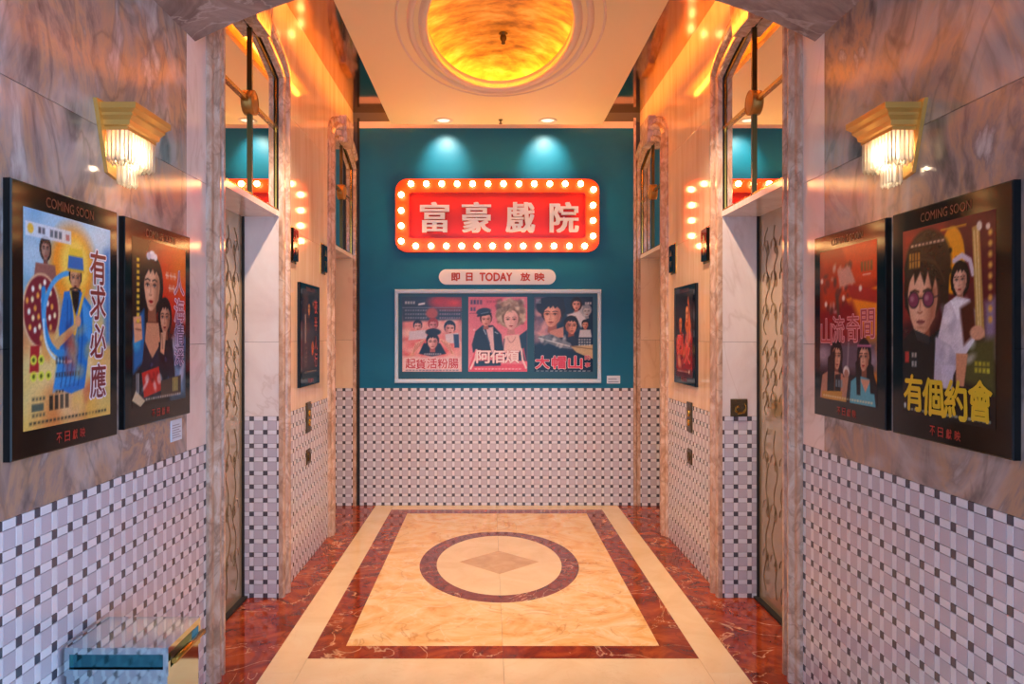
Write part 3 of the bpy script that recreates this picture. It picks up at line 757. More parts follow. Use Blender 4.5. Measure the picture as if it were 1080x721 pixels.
def paint_deity():
    c = Canvas(120, 158, '#7fb4de', '#d9b45c', 1.316)
    c.blotch(30, (0, 0, 1, .4), .12, ['#a9d0ea', '#5f9fd2', '#c8dcea'], .4)
    c.blotch(40, (0, .5, 1, 1), .12, ['#e6c878', '#d89a4a', '#efe0b8', '#c46a3a'], .45)
    c.ell(.52, .24, .27, .27, '#f0932a', soft=.12); c.ell(.55, .22, .17, .18, '#f9cf58', soft=.08)
    c.face(.22, .17, .055, '#9c7466', '#6d4a44', '#241c20', long_hair=.6); c.poly([(.12,.24),(.32,.24),(.34,.32),(.1,.32)], '#8d5a52')
    c.poly([(.92,.12),(1,.1),(1,.62),(.93,.62)], '#3d78c0', soft=.08)
    c.ell(.18, .46, .19, .23, '#d8b08a'); c.ell(.18, .46, .175, .215, '#7a2330')
    for i in range(26):
        a = i*2.4; r = .15*math.sqrt((i+1)/26); c.ell(.18+r*math.cos(a), .46+r*math.sin(a)*.95, .014, .018, ['#f3dfae', '#e8a04a', '#f6f0e4'][i % 3])
    c.poly([(.07,.62),(.16,.62),(.15,.74),(.06,.74)], '#a3252c'); c.poly([(.18,.55),(.34,.56),(.26,.70),(.17,.68)], '#d9a05a', soft=.04)
    # robe
    c.poly([(.42,.36),(.60,.34),(.74,.42),(.76,.56),(.70,.70),(.66,.84),(.50,.86),(.30,.82),(.38,.70),(.36,.54)], '#1f6fc0')
    c.poly([(.62,.38),(.76,.46),(.74,.62),(.66,.56)], '#3f93da', soft=.03); c.poly([(.44,.52),(.5,.5),(.46,.82),(.36,.80)], '#164f94', soft=.04)
    c.poly([(.36,.64),(.52,.62),(.60,.80),(.30,.84)], '#2f86d0', soft=.03)
    for k in range(5): c.curve((.62-.04*k,.40),(.66-.05*k,.6),(.58-.05*k,.82), .012, '#0f3f7c', a=.7)
    c.curve((.50,.36),(.56,.46),(.54,.56), .03, '#e0b440'); c.curve((.66,.34),(.60,.44),(.54,.56), .03, '#e0b440')
    c.curve((.20,.36),(.16,.72),(.55,.66), .045, '#2a86cc'); c.curve((.58,.26),(.22,.26),(.20,.50), .035, '#4c9ed8'); c.curve((.20,.50),(.2,.72),(.5,.7), .018, '#bfe0f0')
    c.poly([(.30,.60),(.44,.55),(.58,.50),(.57,.54),(.44,.60),(.34,.64)], '#caa06a'); c.ell(.58,.50,.035,.04,'#d09a74')
    c.face(.55, .285, .075, '#c98a64', '#8e5440', '#1c1a22', lips='#8a3a30', fringe=False)
    c.poly([(.50,.35),(.60,.35),(.585,.42),(.55,.47),(.52,.42)], '#1f1a1c'); c.line([(.49,.345),(.55,.335),(.61,.345)], .012, '#1f1a1c')
    c.poly([(.48,.14),(.63,.14),(.64,.19),(.47,.19)], '#e9c33a'); c.poly([(.47,.18),(.64,.18),(.65,.25),(.46,.25)], '#1f66b4'); c.line([(.46,.25),(.65,.25)], .02, '#dba83a')
    c.poly([(.02,.06),(.5,.06),(.5,.125),(.02,.125)], '#d4dcea', a=.85); c.ell(.07,.09,.03,.03,'#d9b040')
    c.textrow(.14,.22,.075,.03,'#26303c',2); c.textrow(.26,.40,.075,.035,'#26303c',3); c.textrow(.43,.49,.08,.03,'#a03a30',1)
    for y, n_ in ((.685, 2), (.76, 3)):
        for i in range(n_): c.ell(.10+.075*i, y, .032, .03, '#d8d84a'); c.ell(.10+.075*i, y, .014, .014, '#4a5a20')
    c.textrow(.32,.46,.675,.035,'#1e2a3a',4); c.textrow(.32,.60,.75,.022,'#2a3440',9)
    for y in (.855, .93): c.textrow(.08,.22,y,.016,'#4a4a3c',4)
    c.poly([(.08,.885),(.2,.885),(.2,.92),(.08,.92)], '#4a5a50'); c.textrow(.25,.48,.855,.07,'#16191c',4); c.textrow(.32,.42,.835,.012,'#2a2a24',3)
    c.textrow(.05,.95,.965,.014,'#2e2c28',22); c.blotch(20,(.45,.55,.8,.95),.05,['#b8352c','#e8b850'],.35)
    return c.grain()
def paint_heroine():
    c = Canvas(116, 152, '#2a1210', '#0d1013', 1.316)
    c.ell(.85, .22, .55, .42, '#d22c14', soft=.3); c.ell(.95, .12, .35, .22, '#e8701a', soft=.3)
    c.poly([(.72,.66),(1,.6),(1,.98),(.72,.98)], '#7fb0de', soft=.2, a=.8)
    c.blotch(26,(.75,.45,.98,.95),.05,['#c06aa0','#e8d4ea','#4f86c8','#1c2440'],.5)
    c.poly([(.02,.5),(.2,.42),(.22,.72),(.02,.8)], '#1566a8', soft=.05); c.ell(.08,.62,.06,.06,'#2a90c8',soft=.05)
    c.face(.34, .27, .175, '#dda583', '#8f5840', '#1b1214', lips='#b02a2c', turn=-.45, long_hair=.9)
    c.ell(.34, .085, .055, .035, '#e9e0ea'); c.ell(.28,.095,.04,.03,'#c8c0d4'); c.ell(.40,.095,.035,.028,'#f2eef4')
    c.poly([(.24,.50),(.46,.50),(.50,.66),(.34,.72),(.20,.66)], '#c98c6a'); c.poly([(.20,.60),(.34,.72),(.30,.96),(.12,.96)], '#1c2030'); c.poly([(.5,.62),(.34,.72),(.36,.96),(.6,.96)], '#23263a')
    c.poly([(.02,.47),(.15,.46),(.17,.60),(.04,.62)], '#d79a76'); c.line([(.07,.50),(.15,.50)],.012,'#8f5840'); c.line([(.06,.54),(.15,.545)],.012,'#8f5840')
    c.face(.58, .46, .115, '#c98e70', '#7a4836', '#120f14', lips='#8f2a2c', turn=-.3, long_hair=.5)
    c.poly([(.46,.62),(.72,.60),(.80,.95),(.44,.95)], '#11131c'); c.blotch(20,(.3,.68,.75,.9),.035,['#5a4e86','#2a2c48','#14151f'],.5)
    c.poly([(.50,.56),(.60,.55),(.56,.70),(.49,.68)], '#d49c7c'); c.line([(.52,.57),(.53,.66)],.01,'#7a4836')
    for i in range(11): c.poly([(.075,.12+.036*i),(.12,.12+.036*i),(.12,.142+.036*i),(.075,.142+.036*i)], '#d9b43c')
    for y, xs_ in ((.17,(.62,.70,.77)),(.25,(.68,.745))):
        for x in xs_: c.textrow(x-.025,x+.025,y,.045,'#e8a890',2); c.line([(x-.028,y+.02),(x+.028,y+.025)],.012,'#f2c4b0')
    c.poly([(.16,.80),(.46,.77),(.52,.92),(.2,.95)], '#c02a22'); c.blotch(10,(.2,.79,.5,.92),.03,['#e8e0dc','#7a1418'],.6)
    c.poly([(.0,.955),(.14,1),(.22,.97),(.06,.9)], '#c8b090'); c.poly([(.5,.86),(.9,.84),(.9,.96),(.5,.97)], '#4a3a30'); c.textrow(.72,.84,.85,.09,'#b8b060',3)
    c.textrow(.06,.12,.80,.12,'#a8aab0',2); c.textrow(.22,.9,.955,.014,'#b8b2a8',16)
    return c.grain()
def paint_night():
    c = Canvas(116, 152, '#8c2018', '#1a1820', 1.316)
    c.poly([(0,0),(1,0),(1,.3),(0,.45)], '#c03a14', soft=.2); c.poly([(.42,0),(1,0),(1,.24),(.6,.22)], '#d8461a', soft=.05)
    c.poly([(.50,.34),(1,.28),(1,.86),(.80,.62)], '#f08c1a', soft=.02); c.poly([(.5,.24),(1,.30),(1,.38),(.6,.34)], '#a8281c', soft=.02)
    c.poly([(0,.42),(.6,.36),(.85,.62),(.5,.64),(0,.64)], '#8f1418', soft=.08)
    c.blotch(30,(.1,.12,.6,.42),.03,['#e0b0a0','#5a2a22','#e8d0c8','#3a2a28'],.55)
    c.poly([(.34,.14),(.56,.13),(.66,.24),(.38,.26)], '#d49a88', soft=.03); c.poly([(.30,.30),(.36,.30),(.38,.44),(.34,.46)], '#5c3a2a', soft=.03)
    for x,y in ((.45,.33),(.74,.28),(.04,.2),(.12,.36)): c.ell(x,y,.025,.025,'#f4dcc8',soft=.02)
    c.textrow(.74,.94,.12,.06,'#6a5a2c',4); c.line([(.78,.20),(.9,.20)],.01,'#f0c0a8')
    c.poly([(0,.62),(1,.6),(1,.8),(0,.8)], '#5f5262', soft=.1); c.ell(.06,.70,.12,.07,'#9b8da0',soft=.08); c.ell(.92,.72,.1,.06,'#8b7d92',soft=.08)
    c.face(.32, .705, .10, '#c99478', '#7c4c3c', '#0f0d12', turn=.5, long_hair=2.6); c.poly([(.05,.84),(.2,.80),(.44,.82),(.5,1),(.0,1)], '#b8816a')
    c.poly([(.16,.72),(.30,.66),(.28,.95),(.14,.98)], '#0f0d12'); c.poly([(.30,.83),(.40,.82),(.40,1),(.28,1)], '#15131a'); c.poly([(.04,.95),(.5,.93),(.5,1),(.04,1)], '#c08c40')
    c.ell(.50,.805,.055,.05,'#d8d0cc'); c.ell(.50,.82,.04,.04,'#a87868'); c.poly([(.44,.84),(.54,.84),(.5,.97),(.42,.97)],'#b8846c')
    c.line([(.52,.78),(.54,.62)], .014, '#b8b0b8', soft=.03, a=.7)
    c.face(.80, .70, .10, '#cf9a80', '#80503e', '#0f0e14', turn=-.5, long_hair=2.2); c.poly([(.58,.86),(.70,.82),(.94,.84),(.98,1),(.56,1)], '#58a3b8'); c.poly([(.74,.84),(.9,.84),(.82,.92)], '#cf9a80')
    c.poly([(.66,.74),(.74,.70),(.74,.94),(.68,.94)], '#0f0e14'); c.poly([(.87,.72),(.95,.76),(.96,.92),(.90,.92)], '#0f0e14'); c.line([(.70,.635),(.9,.635)],.02,'#b06a90')
    c.textrow(.3,.44,.86,.05,'#7a8a96',3); c.textrow(.06,.94,.972,.012,'#e8dcb0',20)
    return c.grain()
def paint_guitar():
    c = Canvas(120, 158, '#6d1f24', '#12171a', 1.316)
    c.poly([(0,0),(.5,0),(.4,.45),(0,.5)], '#8c2a24', soft=.1); c.poly([(.55,0),(1,0),(1,.5),(.6,.5)], '#5a1820', soft=.1)
    c.poly([(.9,.42),(1,.40),(1,.68),(.9,.66)], '#84708c', soft=.06); c.poly([(.72,.60),(1,.58),(1,.84),(.7,.80)], '#4a4a26', soft=.06)
    c.ell(.58, .20, .13, .22, '#e8981c'); c.ell(.56,.15,.02,.02,'#30200c'); c.ell(.62,.20,.02,.02,'#30200c'); c.ell(.56,.25,.015,.02,'#30200c'); c.line([(.46,.04),(.72,.04)],.012,'#d89a30')
    c.ell(.30, .20, .27, .24, '#33241a', soft=.03); c.face(.245, .375, .22, '#d9a488', '#8f4f38', '#2c1e18', lips='#a06058', turn=-.35, glasses='#8c3c5c', fringe=False)
    c.poly([(.03,.34),(.02,.20),(.10,.11),(.28,.075),(.46,.10),(.56,.19),(.54,.40),(.47,.47),(.455,.36),(.40,.27),(.36,.34),(.31,.24),(.27,.31),(.22,.235),(.15,.30),(.14,.24),(.07,.29)], '#33241a', soft=.015); c.curve((.1,.2),(.2,.14),(.4,.2),.02,'#5a4230',a=.6); c.curve((.2,.16),(.36,.12),(.5,.3),.016,'#4f3a2a',a=.6)
    c.poly([(0,.60),(.14,.54),(.34,.58),(.50,.52),(.54,.8),(0,.8)], '#171d20'); c.poly([(.14,.54),(.34,.58),(.32,.62),(.18,.6)], '#2a3034')
    c.face(.66, .30, .085, '#d8a58c', '#90604e', '#141014', turn=-.2, long_hair=.9); c.line([(.60,.205),(.68,.185),(.76,.215),(.79,.28)], .035, '#cdbfd0')
    c.poly([(.50,.42),(.62,.38),(.76,.40),(.86,.50),(.80,.60),(.70,.68),(.44,.72),(.42,.60)], '#cfc8d4'); c.poly([(.40,.58),(.56,.62),(.66,.70),(.52,.84),(.38,.80)], '#b4aec0')
    c.blotch(18,(.44,.42,.78,.7),.04,['#eeeaf2','#9c94aa','#b8b0c4'],.5); c.poly([(.56,.40),(.64,.50),(.70,.40)], '#e8e4ee'); c.poly([(.66,.44),(.80,.40),(.82,.56),(.70,.62)], '#4a2018', soft=.03)
    c.poly([(.62,.66),(.74,.66),(.70,.82),(.62,.82)], '#c88a68'); c.poly([(.46,.72),(.60,.72),(.58,.84),(.48,.84)],'#c4bcd0')
    c.poly([(.78,.06),(.85,.05),(.90,.58),(.82,.58)], '#b48a48'); c.line([(.80,.08),(.845,.56)],.008,'#f0dca0'); c.line([(.83,.08),(.865,.56)],.008,'#f0dca0'); c.ell(.83,.56,.07,.045,'#cf9678')
    for i in range(9): c.ell(.95,.10+.05*i,.018,.02,'#d8a04a',soft=.02)
    c.ell(.85,.06,.025,.03,'#d8c4b8'); c.ell(.93,.07,.02,.02,'#d8c4b8'); c.textrow(.08,.22,.13,.04,'#c89038',4); c.textrow(.08,.22,.175,.035,'#c89038',4); c.textrow(.10,.5,.085,.012,'#d8b8a0',9)
    c.poly([(.03,.66),(.08,.66),(.08,.72),(.03,.72)],'#b83a34'); c.textrow(.11,.18,.665,.025,'#b8b4b0',2); c.textrow(.11,.18,.71,.03,'#b8b4b0',2)
    c.textrow(.80,.95,.695,.02,'#b0ac30',4); c.textrow(.80,.95,.725,.022,'#d0cc38',4); c.textrow(.05,.96,.965,.012,'#c8c4bc',20); c.ell(.03,.955,.012,.02,'#d8d4cc')
    return c.grain()
def paint_noir():
    c = Canvas(60, 79, '#2a1a18', '#14181c', 1.316)
    c.poly([(.34,.05),(.72,.05),(.74,.9),(.34,.9)], '#131c26', soft=.05); c.face(.40,.2,.09,'#c8863a','#7a4a24','#14100f',turn=-.3)
    c.poly([(.1,.05),(.34,.05),(.3,.3),(.1,.3)],'#4a3230',soft=.1); c.ell(.62,.66,.08,.12,'#b85a24',soft=.05); c.ell(.68,.14,.1,.05,'#7a4034',soft=.05)
    for i in range(13): c.poly([(.14,.28+.025*i),(.22,.275+.025*i),(.22,.292+.025*i),(.14,.297+.025*i)], '#b8a8a4')
    for i in range(5): c.textrow(.12,.28,.64+.05*i,.03,'#8a6a5c',2)
    c.textrow(.1,.9,.92,.016,'#b0a8a0',10)
    return c.grain()
def paint_flame():
    c = Canvas(60, 79, '#101c24', '#5c1014', 1.316)
    c.poly([(.0,.55),(1,.5),(1,.92),(0,.95)], '#8f1a1c', soft=.1); c.poly([(.55,.4),(.75,.05),(.9,.4),(.8,.62)], '#d8703a', soft=.05); c.face(.68,.26,.11,'#e09458','#a04a24','#2a1410',turn=-.3,fringe=False)
    c.face(.28,.36,.12,'#d07a44','#8a3c20','#1c1210',turn=.3); c.poly([(.42,.2),(.56,.2),(.56,.6),(.40,.6)], '#161418', soft=.04)
    c.blotch(46,(.1,.5,.9,.86),.06,['#d82a24','#f0745c','#7a0f14','#e8b0a0'],.6); c.textrow(.1,.8,.925,.016,'#d8c4b8',10); c.ell(.8,.93,.03,.03,'#e8e0d8')
    return c.grain()
def paint_hands():
    c = Canvas(92, 117, '#2f4a6c', '#e7cdd0', 1.27)
    c.poly([(0,.28),(1,.28),(1,1),(0,1)], '#dd7a80', soft=.15); c.blotch(40,(0,.3,1,.95),.09,['#f0c4c4','#e0606a','#f6e4e2'],.5)
    c.poly([(0,0),(1,0),(1,.30),(0,.33)], '#35506f', soft=.05); c.ell(.85,.08,.25,.1,'#d8505a',soft=.15); c.ell(.62,.06,.15,.09,'#c0485a',soft=.12)
    for y in (.17,.22,.27): c.textrow(.04,.42,y,.022,'#8f9ab4',9); c.textrow(.62,.98,y,.022,'#9c8aa8',9)
    c.line([(0,.145),(1,.145)],.012,'#7a8cab'); c.ell(.5,.22,.10,.09,'#b8646a',soft=.04); c.textrow(.04,.22,.06,.035,'#d8dce8',4); c.poly([(.27,.09),(.38,.075),(.38,.10),(.27,.115)],'#e8e8ee')
    c.face(.52,.375,.085,'#d8909a','#a05a68','#a04a58'); c.face(.26,.39,.075,'#e8b4b4','#b07078','#2c3e5c'); c.poly([(.12,.46),(.40,.44),(.42,.56),(.1,.58)],'#dcd4e4')
    c.face(.80,.42,.095,'#ecb6b4','#b46e74','#243a58',turn=.3); c.poly([(.72,.50),(.94,.48),(.98,.62),(.74,.62)],'#e0d8e8'); c.poly([(.86,.5),(.95,.5),(.96,.68),(.88,.68)],'#2f4c78')
    c.poly([(.28,.76),(.36,.62),(.64,.62),(.74,.76),(.5,.8)], '#1f3350'); c.face(.51,.60,.105,'#e6b2ae','#a86468','#1c2c46',fringe=True); c.ell(.52,.47,.13,.06,'#22354f')
    for sx_ in (-1,1):
        for k_ in range(4): c.line([(.51+sx_*.34,.76),(.51+sx_*(.14+.045*k_),.57+.018*k_)],.035,'#eab8a8'); c.line([(.51+sx_*.33,.76),(.51+sx_*(.15+.045*k_),.585+.018*k_)],.008,'#a85a58')
    c.textrow(.36,.66,.755,.02,'#e6dce4',8); c.blotch(14,(.02,.78,.3,.98),.05,['#f2d8c8','#e8a890'],.5); c.poly([(0,.80),(1,.80),(1,1),(0,1)],'#ecd6da',soft=.06,a=.8); c.textrow(.05,.95,.975,.014,'#5a6a8a',16)
    return c.grain()
def paint_pink():
    c = Canvas(92, 117, '#e07a90', '#e58a9c', 1.27)
    c.blotch(20,(0,0,1,1),.12,['#e86f86','#ec9aaa'],.4)
    c.textrow(.03,.24,.04,.06,'#3a4670',4); c.textrow(.30,.46,.05,.03,'#c05a78',3); c.textrow(.03,.13,.14,.05,'#4a5078',2); c.line([(.02,.22),(.14,.22)],.008,'#7a4a68')
    for i in range(5): c.ell(.10+.02*(i%2),.44+.05*i,.014,.014,'#f2d4e0')
    c.poly([(.60,.56),(.86,.52),(1,.44),(1,.86),(.58,.84)], '#24405c'); c.poly([(.62,.52),(.86,.50),(.90,.70),(.74,.86),(.60,.72)], '#f0c8c4'); c.curve((.66,.54),(.72,.68),(.80,.54),.01,'#b07a80')
    c.ell(.72,.23,.25,.24,'#b8a48c',soft=.03); c.blotch(60,(.5,.03,.95,.36),.035,['#e8dcc4','#8a7868','#cdbca0','#f0e8d8'],.6)
    c.face(.725,.30,.15,'#f2c8c2','#cf8e8e','#7d6a5a',lips='#c03a50',fringe=False); c.blotch(46,(.5,.04,.94,.20),.035,['#e8dcc4','#8a7868','#cdbca0','#5e5048'],.6)
    for sx_ in (.53,.92): c.blotch(16,(sx_-.03,.18,sx_+.03,.36),.03,['#e8dcc4','#7d6c5c','#cdbca0'],.6)
    c.poly([(.06,.64),(.12,.46),(.24,.38),(.42,.38),(.56,.50),(.60,.72),(.40,.80),(.08,.74)], '#223750'); c.poly([(.30,.42),(.42,.40),(.44,.72),(.40,.76)], '#e6c4cc'); c.curve((.24,.40),(.30,.48),(.36,.62),.02,'#3f5a78')
    c.line([(.26,.44),(.30,.50)],.01,'#dfe4ee'); c.line([(.45,.47),(.50,.49)],.01,'#dfe4ee'); c.face(.30,.30,.10,'#e6a898','#a86a64','#3a2c34',fringe=False); c.ell(.26,.20,.125,.065,'#28405e',rot=-8); c.line([(.16,.255),(.38,.225)],.03,'#1c2f48'); c.line([(.22,.225),(.34,.205)],.008,'#8a9cb4')
    c.poly([(.02,.92),(.12,.70),(.14,.72),(.10,.90),(.98,.90),(.92,.70),(.94,.68),(1,.95),(1,1),(.0,1)], '#e05a74'); c.poly([(.10,.86),(.55,.84),(.55,.92),(.1,.93)],'#24405c')
    c.line([(.14,.71),(.12,.82),(.04,.96)],.03,'#f6d8dc'); c.line([(.90,.70),(.92,.84),(.98,.95)],.03,'#f6d8dc'); c.textrow(.1,.9,.955,.016,'#f4d0d8',14)
    return c.grain()
def paint_gun():
    c = Canvas(92, 117, '#1c3450', '#132c48', 1.27)
    c.poly([(0,.0),(.3,.0),(.2,.55),(0,.62)], '#8f6f88', soft=.12); c.ell(.12,.45,.14,.16,'#d8a8b0',soft=.1); c.blotch(26,(0,.1,.3,.6),.06,['#e8b8b4','#4f5878','#c08a98'],.45)
    c.ell(.80,.22,.12,.13,'#c8ccd4',soft=.04); c.blotch(10,(.72,.1,.92,.32),.04,['#9aa4b4','#e2e4ea'],.5); c.face(.90,.19,.075,'#b8b8c0','#8890a0','#8a94a4')
    c.face(.72,.10,.085,'#e6a890','#a86258','#1c1a26',long_hair=.5); c.poly([(.56,.24),(.76,.19),(.88,.30),(.80,.42),(.6,.36)], '#d8d8e2', soft=.03); c.poly([(.56,.3),(.7,.26),(.82,.44),(.6,.5)],'#2a3c58',soft=.03)
    c.ell(.27,.13,.24,.16,'#1f2438',soft=.02); c.face(.31,.23,.185,'#e8b096','#a8685c','#1f2438',lips='#a84a48',turn=-.5); c.poly([(.08,.18),(.12,.02),(.3,-.02),(.5,.02),(.54,.2),(.46,.26),(.44,.12),(.24,.1),(.14,.16)],'#1f2438'); c.poly([(.26,.46),(.5,.40),(.5,.54),(.3,.56)],'#d09484')
    c.face(.87,.37,.06,'#d89a84','#98584c','#20202c'); c.poly([(.78,.44),(.96,.44),(.98,.54),(.76,.54)],'#c4ccd8')
    c.face(.63,.385,.12,'#d8967c','#96523f','#14161f',lips='#8a3c38',turn=.4); c.poly([(.50,.56),(.66,.52),(.78,.58),(.70,.74),(.48,.70)], '#26324a')
    c.poly([(.06,.53),(.3,.50),(.62,.62),(.66,.70),(.44,.68),(.1,.58)], '#6d7a8c'); c.line([(.08,.55),(.6,.66)],.02,'#d0d8e0'); c.blotch(18,(.1,.52,.6,.68),.03,['#e0e6ec','#2c3a4c','#8a96a6'],.5)
    c.poly([(.62,.66),(1,.64),(1,.83),(.72,.74)], '#c8b088'); c.line([(.62,.66),(1,.70)],.012,'#6a5640'); c.textrow(.03,.12,.03,.06,'#9aa2b4',3)
    for i in range(3): c.textrow(.75,.97,.56+.035*i,.022,'#d0d8e2',5)
    c.textrow(.02,.97,.985,.012,'#c4ccd6',12); c.textrow(.86,.98,.07,.03,'#e6e8ee',3)
    return c.grain()

# ------------------------------------------------------------------ posters on the side walls
def poster(side, y0, y1, z0, z1, label, painter, titles):
    s = -1 if side == 'L' else 1
    w, h = y1-y0, z1-z0
    root = empty('movie_poster', label, 'poster', frame(side, (s*WX, (y0+y1)/2, z0)), group='black framed film posters on the side walls')
    MB().bevbox((-w/2, 0, 0), (w/2, h, .020), .003).build('frame', M['board'], root)
    pw, ph = .418, .552; pcx, pcy = 0, h*.505
    if painter:
        cv = painter(); pr = link('print', cv.mesh(pw, ph, 'print'), root, T(pcx, pcy, .0206))
        for t in titles: title(pr, u=pw, v=ph, z=.0012, **t)
    lettering('heading', 'COMING SOON', .23, .026, root, 0, h-.033, .0207, ink('#5a1a14'), thick=.01)
    for i, ch in enumerate('不日獻映'): lettering('footing', ch, .024, .027, root, -.057+.038*i, .032, .0207, ink('#a8221e'), thick=.02)
poster('L', 1.775, 2.282, 1.140, 1.820, 'poster of bearded deity in blue robe on the left marble wall', paint_deity,
       [dict(chars='有求必應', pos=((.83,.215),(.83,.40),(.83,.60),(.83,.81)), w=.085, h=.098, fill='#7c1f26', edge='#f0e4ea', thick=.015, grow=.06)])
poster('L', 2.329, 2.837, 1.148, 1.818, 'dark red poster of two women beside the blue robed deity poster', paint_heroine,
       [dict(chars='人海', pos=((.86,.23),(.86,.41)), w=.085, h=.085, fill='#a83a50', edge='#f0d0e0', thick=.01, grow=.05),
        dict(chars='情深', pos=((.86,.57),(.86,.71)), w=.080, h=.070, fill='#4a2a5c', edge='#d8c8ea', thick=.01, grow=.05)])
poster('R', 1.798, 2.335, 1.140, 1.820, 'poster of man in round pink glasses with yellow title on right wall', paint_guitar,
       [dict(chars='有個約會', pos=((.14,.88),(.37,.89),(.62,.89),(.86,.88)), w=.095, h=.105, fill='#d8b41c', thick=.03, taper=.25),
        dict(chars='我和春天', pos=((.28,.79),(.40,.795),(.53,.80),(.66,.80)), w=.034, h=.030, fill='#c0a028', thick=.02)][:1])
poster('R', 2.376, 2.896, 1.140, 1.820, 'orange and red poster of two long haired women beside the pink glasses poster', paint_night,
       [dict(chars='山流奇間', pos=((.13,.545),(.36,.53),(.62,.525),(.86,.50)), w=.090, h=.095, fill='#b0202a', edge='#eaa0a8', thick=.0, grow=.04)])
poster('L', 4.497, 5.003, 1.128, 1.770, 'narrow looking dark poster with red title between the two left elevators', paint_noir,
       [dict(chars='夜半人行', pos=((.82,.17),(.82,.37),(.82,.60),(.82,.80)), w=.08, h=.09, fill='#b8402c', thick=.02)])
poster('R', 4.575, 5.090, 1.128, 1.770, 'narrow looking dark poster with orange faces and red title between the two right elevators', paint_flame,
       [dict(chars='烈火', pos=((.3,.62),(.68,.72)), w=.15, h=.13, fill='#e8282c', edge='#f0b8a8', thick=.02, grow=.04)])

# ------------------------------------------------------------------ display case with three posters on the back wall
x0, z1 = wpx(416.7, 305.2); x1, z0 = wpx(633.6, 403.6); cw, ch_ = x1-x0, z1-z0
case = empty('poster_case', 'wide pale framed display case on the teal wall above the wainscot', 'display case', frame('B', ((x0+x1)/2, BACK, z0)))
MB().box((-cw/2+.01, .01, 0), (cw/2-.01, ch_-.01, .010)).build('backing', M['teal_dark'], case)
for a, b in (((-cw/2,0),(cw/2,.034)), ((-cw/2,ch_-.034),(cw/2,ch_)), ((-cw/2,.0345),(-cw/2+.030,ch_-.0345)), ((cw/2-.030,.0345),(cw/2,ch_-.0345))):
    MB().bevbox((a[0],a[1],0), (b[0],b[1],.035), .006).build('frame_rail', M['frameblue'], case)
for (xa, xb, label, pf, tt) in (
    (424.5, 487, 'poster of hands framing a dark haired head in the display case, leftmost of three', paint_hands,
     [dict(chars='起貨活粉腸', pos=((.14,.89),(.31,.90),(.50,.89),(.68,.89),(.86,.89)), w=.085, h=.085, fill='#c42c3c', edge='#f6e4e4', thick=.02, grow=.05)]),
    (494, 556, 'pink poster of blond curly haired figure and man in cap in display case', paint_pink,
     [dict(chars='阿佰煩', pos=((.26,.80),(.50,.80),(.74,.80)), w=.12, h=.105, fill='#f8e0e0', edge='#c0485c', thick=.03, grow=.05)]),
    (563.3, 625, 'navy poster of men and a gun in the display case, rightmost of three', paint_gun,
     [dict(chars='大帽山', pos=((.14,.875),(.42,.875),(.70,.875)), w=.115, h=.105, fill='#d8304a', edge='#f0dce0', thick=.04, grow=.07),
      dict(chars='的事', pos=((.91,.81),(.91,.91)), w=.045, h=.040, fill='#c03a4a', edge='#e8d8d8', thick=.03, grow=.06)])):
    X0, Z1 = wpx(xa, 313); X1, Z0 = wpx(xb, 391.7); w, h = X1-X0, Z1-Z0
    root = empty('movie_poster', label, 'poster', frame('B', ((X0+X1)/2, BACK-.010, Z0)), group='posters inside the display case')
    MB().box((-w/2,0,.0005),(w/2,h,.004)).build('sheet', M['paper'], root)
    pr = link('print', pf().mesh(w, h, 'print'), root, T(0, h/2, .0045))
    for t in tt: title(pr, u=w, v=h, z=.0012, **t)
def label_card(name, mw, w, h, label, m, n):
    r = empty(name, label, 'label', mw)
    MB().box((-w/2,0,0),(w/2,h,.003)).build('card', m, r)
    pm_ = MB()
    for i in range(n): pm_.box((-w*.4, h*(.15+.7*i/n), .003), (w*(.4-.15*(i % 2)), h*(.15+.7*i/n)+h*.25/n, .0034))
    pm_.build('fine_print', ink('#8a92ac'), r)
X0, Z1 = wpx(640, 396); X1, Z0 = wpx(654, 404.2)
label_card('notice_card', frame('B', ((X0+X1)/2, BACK, Z0)), X1-X0, Z1-Z0, 'small white notice card low on teal wall right of the display case', M['paper'], 2)
label_card('notice_card', frame('L', (-WX, 2.755, 1.055)), .095, .078, 'small white paper notice under the dark red two women poster on left wall', M['paper'], 6)

# ------------------------------------------------------------------ hall lanterns, call panels, ornament plates
def lantern(side, y, label):
    s = -1 if side == 'L' else 1
    r = empty('hall_lantern', label, 'elevator lantern', frame(side, (s*WX, y, 1.872)), group='elevator hall lanterns')
    MB().bevbox((-.07,0,0),(.07,.214,.006),.002).build('back_plate', M['brass'], r)
    MB().bevbox((-.06,.012,.006),(.06,.202,.022),.004).build('housing', M['board'], r)
    MB().prism([(-.03,.125),(.03,.125),(0,.170)],.022,.0235).build('up_arrow', M['darkbrass'], r)
    MB().prism([(-.03,.09),(0,.045),(.03,.09)],.022,.0235).build('down_arrow', M['darkbrass'], r)
def call_panel(side, y, sn):
    s = -1 if side == 'L' else 1
    r = empty('call_panel', 'slim bronze elevator call panel at top of tile wainscot on %s wall' % sn, 'call panel', frame(side, (s*WX, y, .83)))
    MB().bevbox((-.055,0,0),(.055,.19,.010),.003).build('plate', M['plate'], r)
    for z in (.06, .12):
        b = MB().lathe([(.022,0),(.022,.006),(.016,.009),(0,.009)], 16).build('call_button', M['brass'], r, T(0, z, .010))
    r = empty('ornament_plate', 'small square bronze plate on tile wainscot below the %s call panel' % sn, 'wall plate', frame(side, (s*WX, y, .625)))
    MB().bevbox((-.05,0,0),(.05,.095,.008),.003).build('plate', M['plate'], r)
    MB().lathe([(.030,0),(.030,.003),(.024,.007),(.018,.003),(0,.003)], 18).build('roundel', M['darkbrass'], r, T(0,.0475,.008))
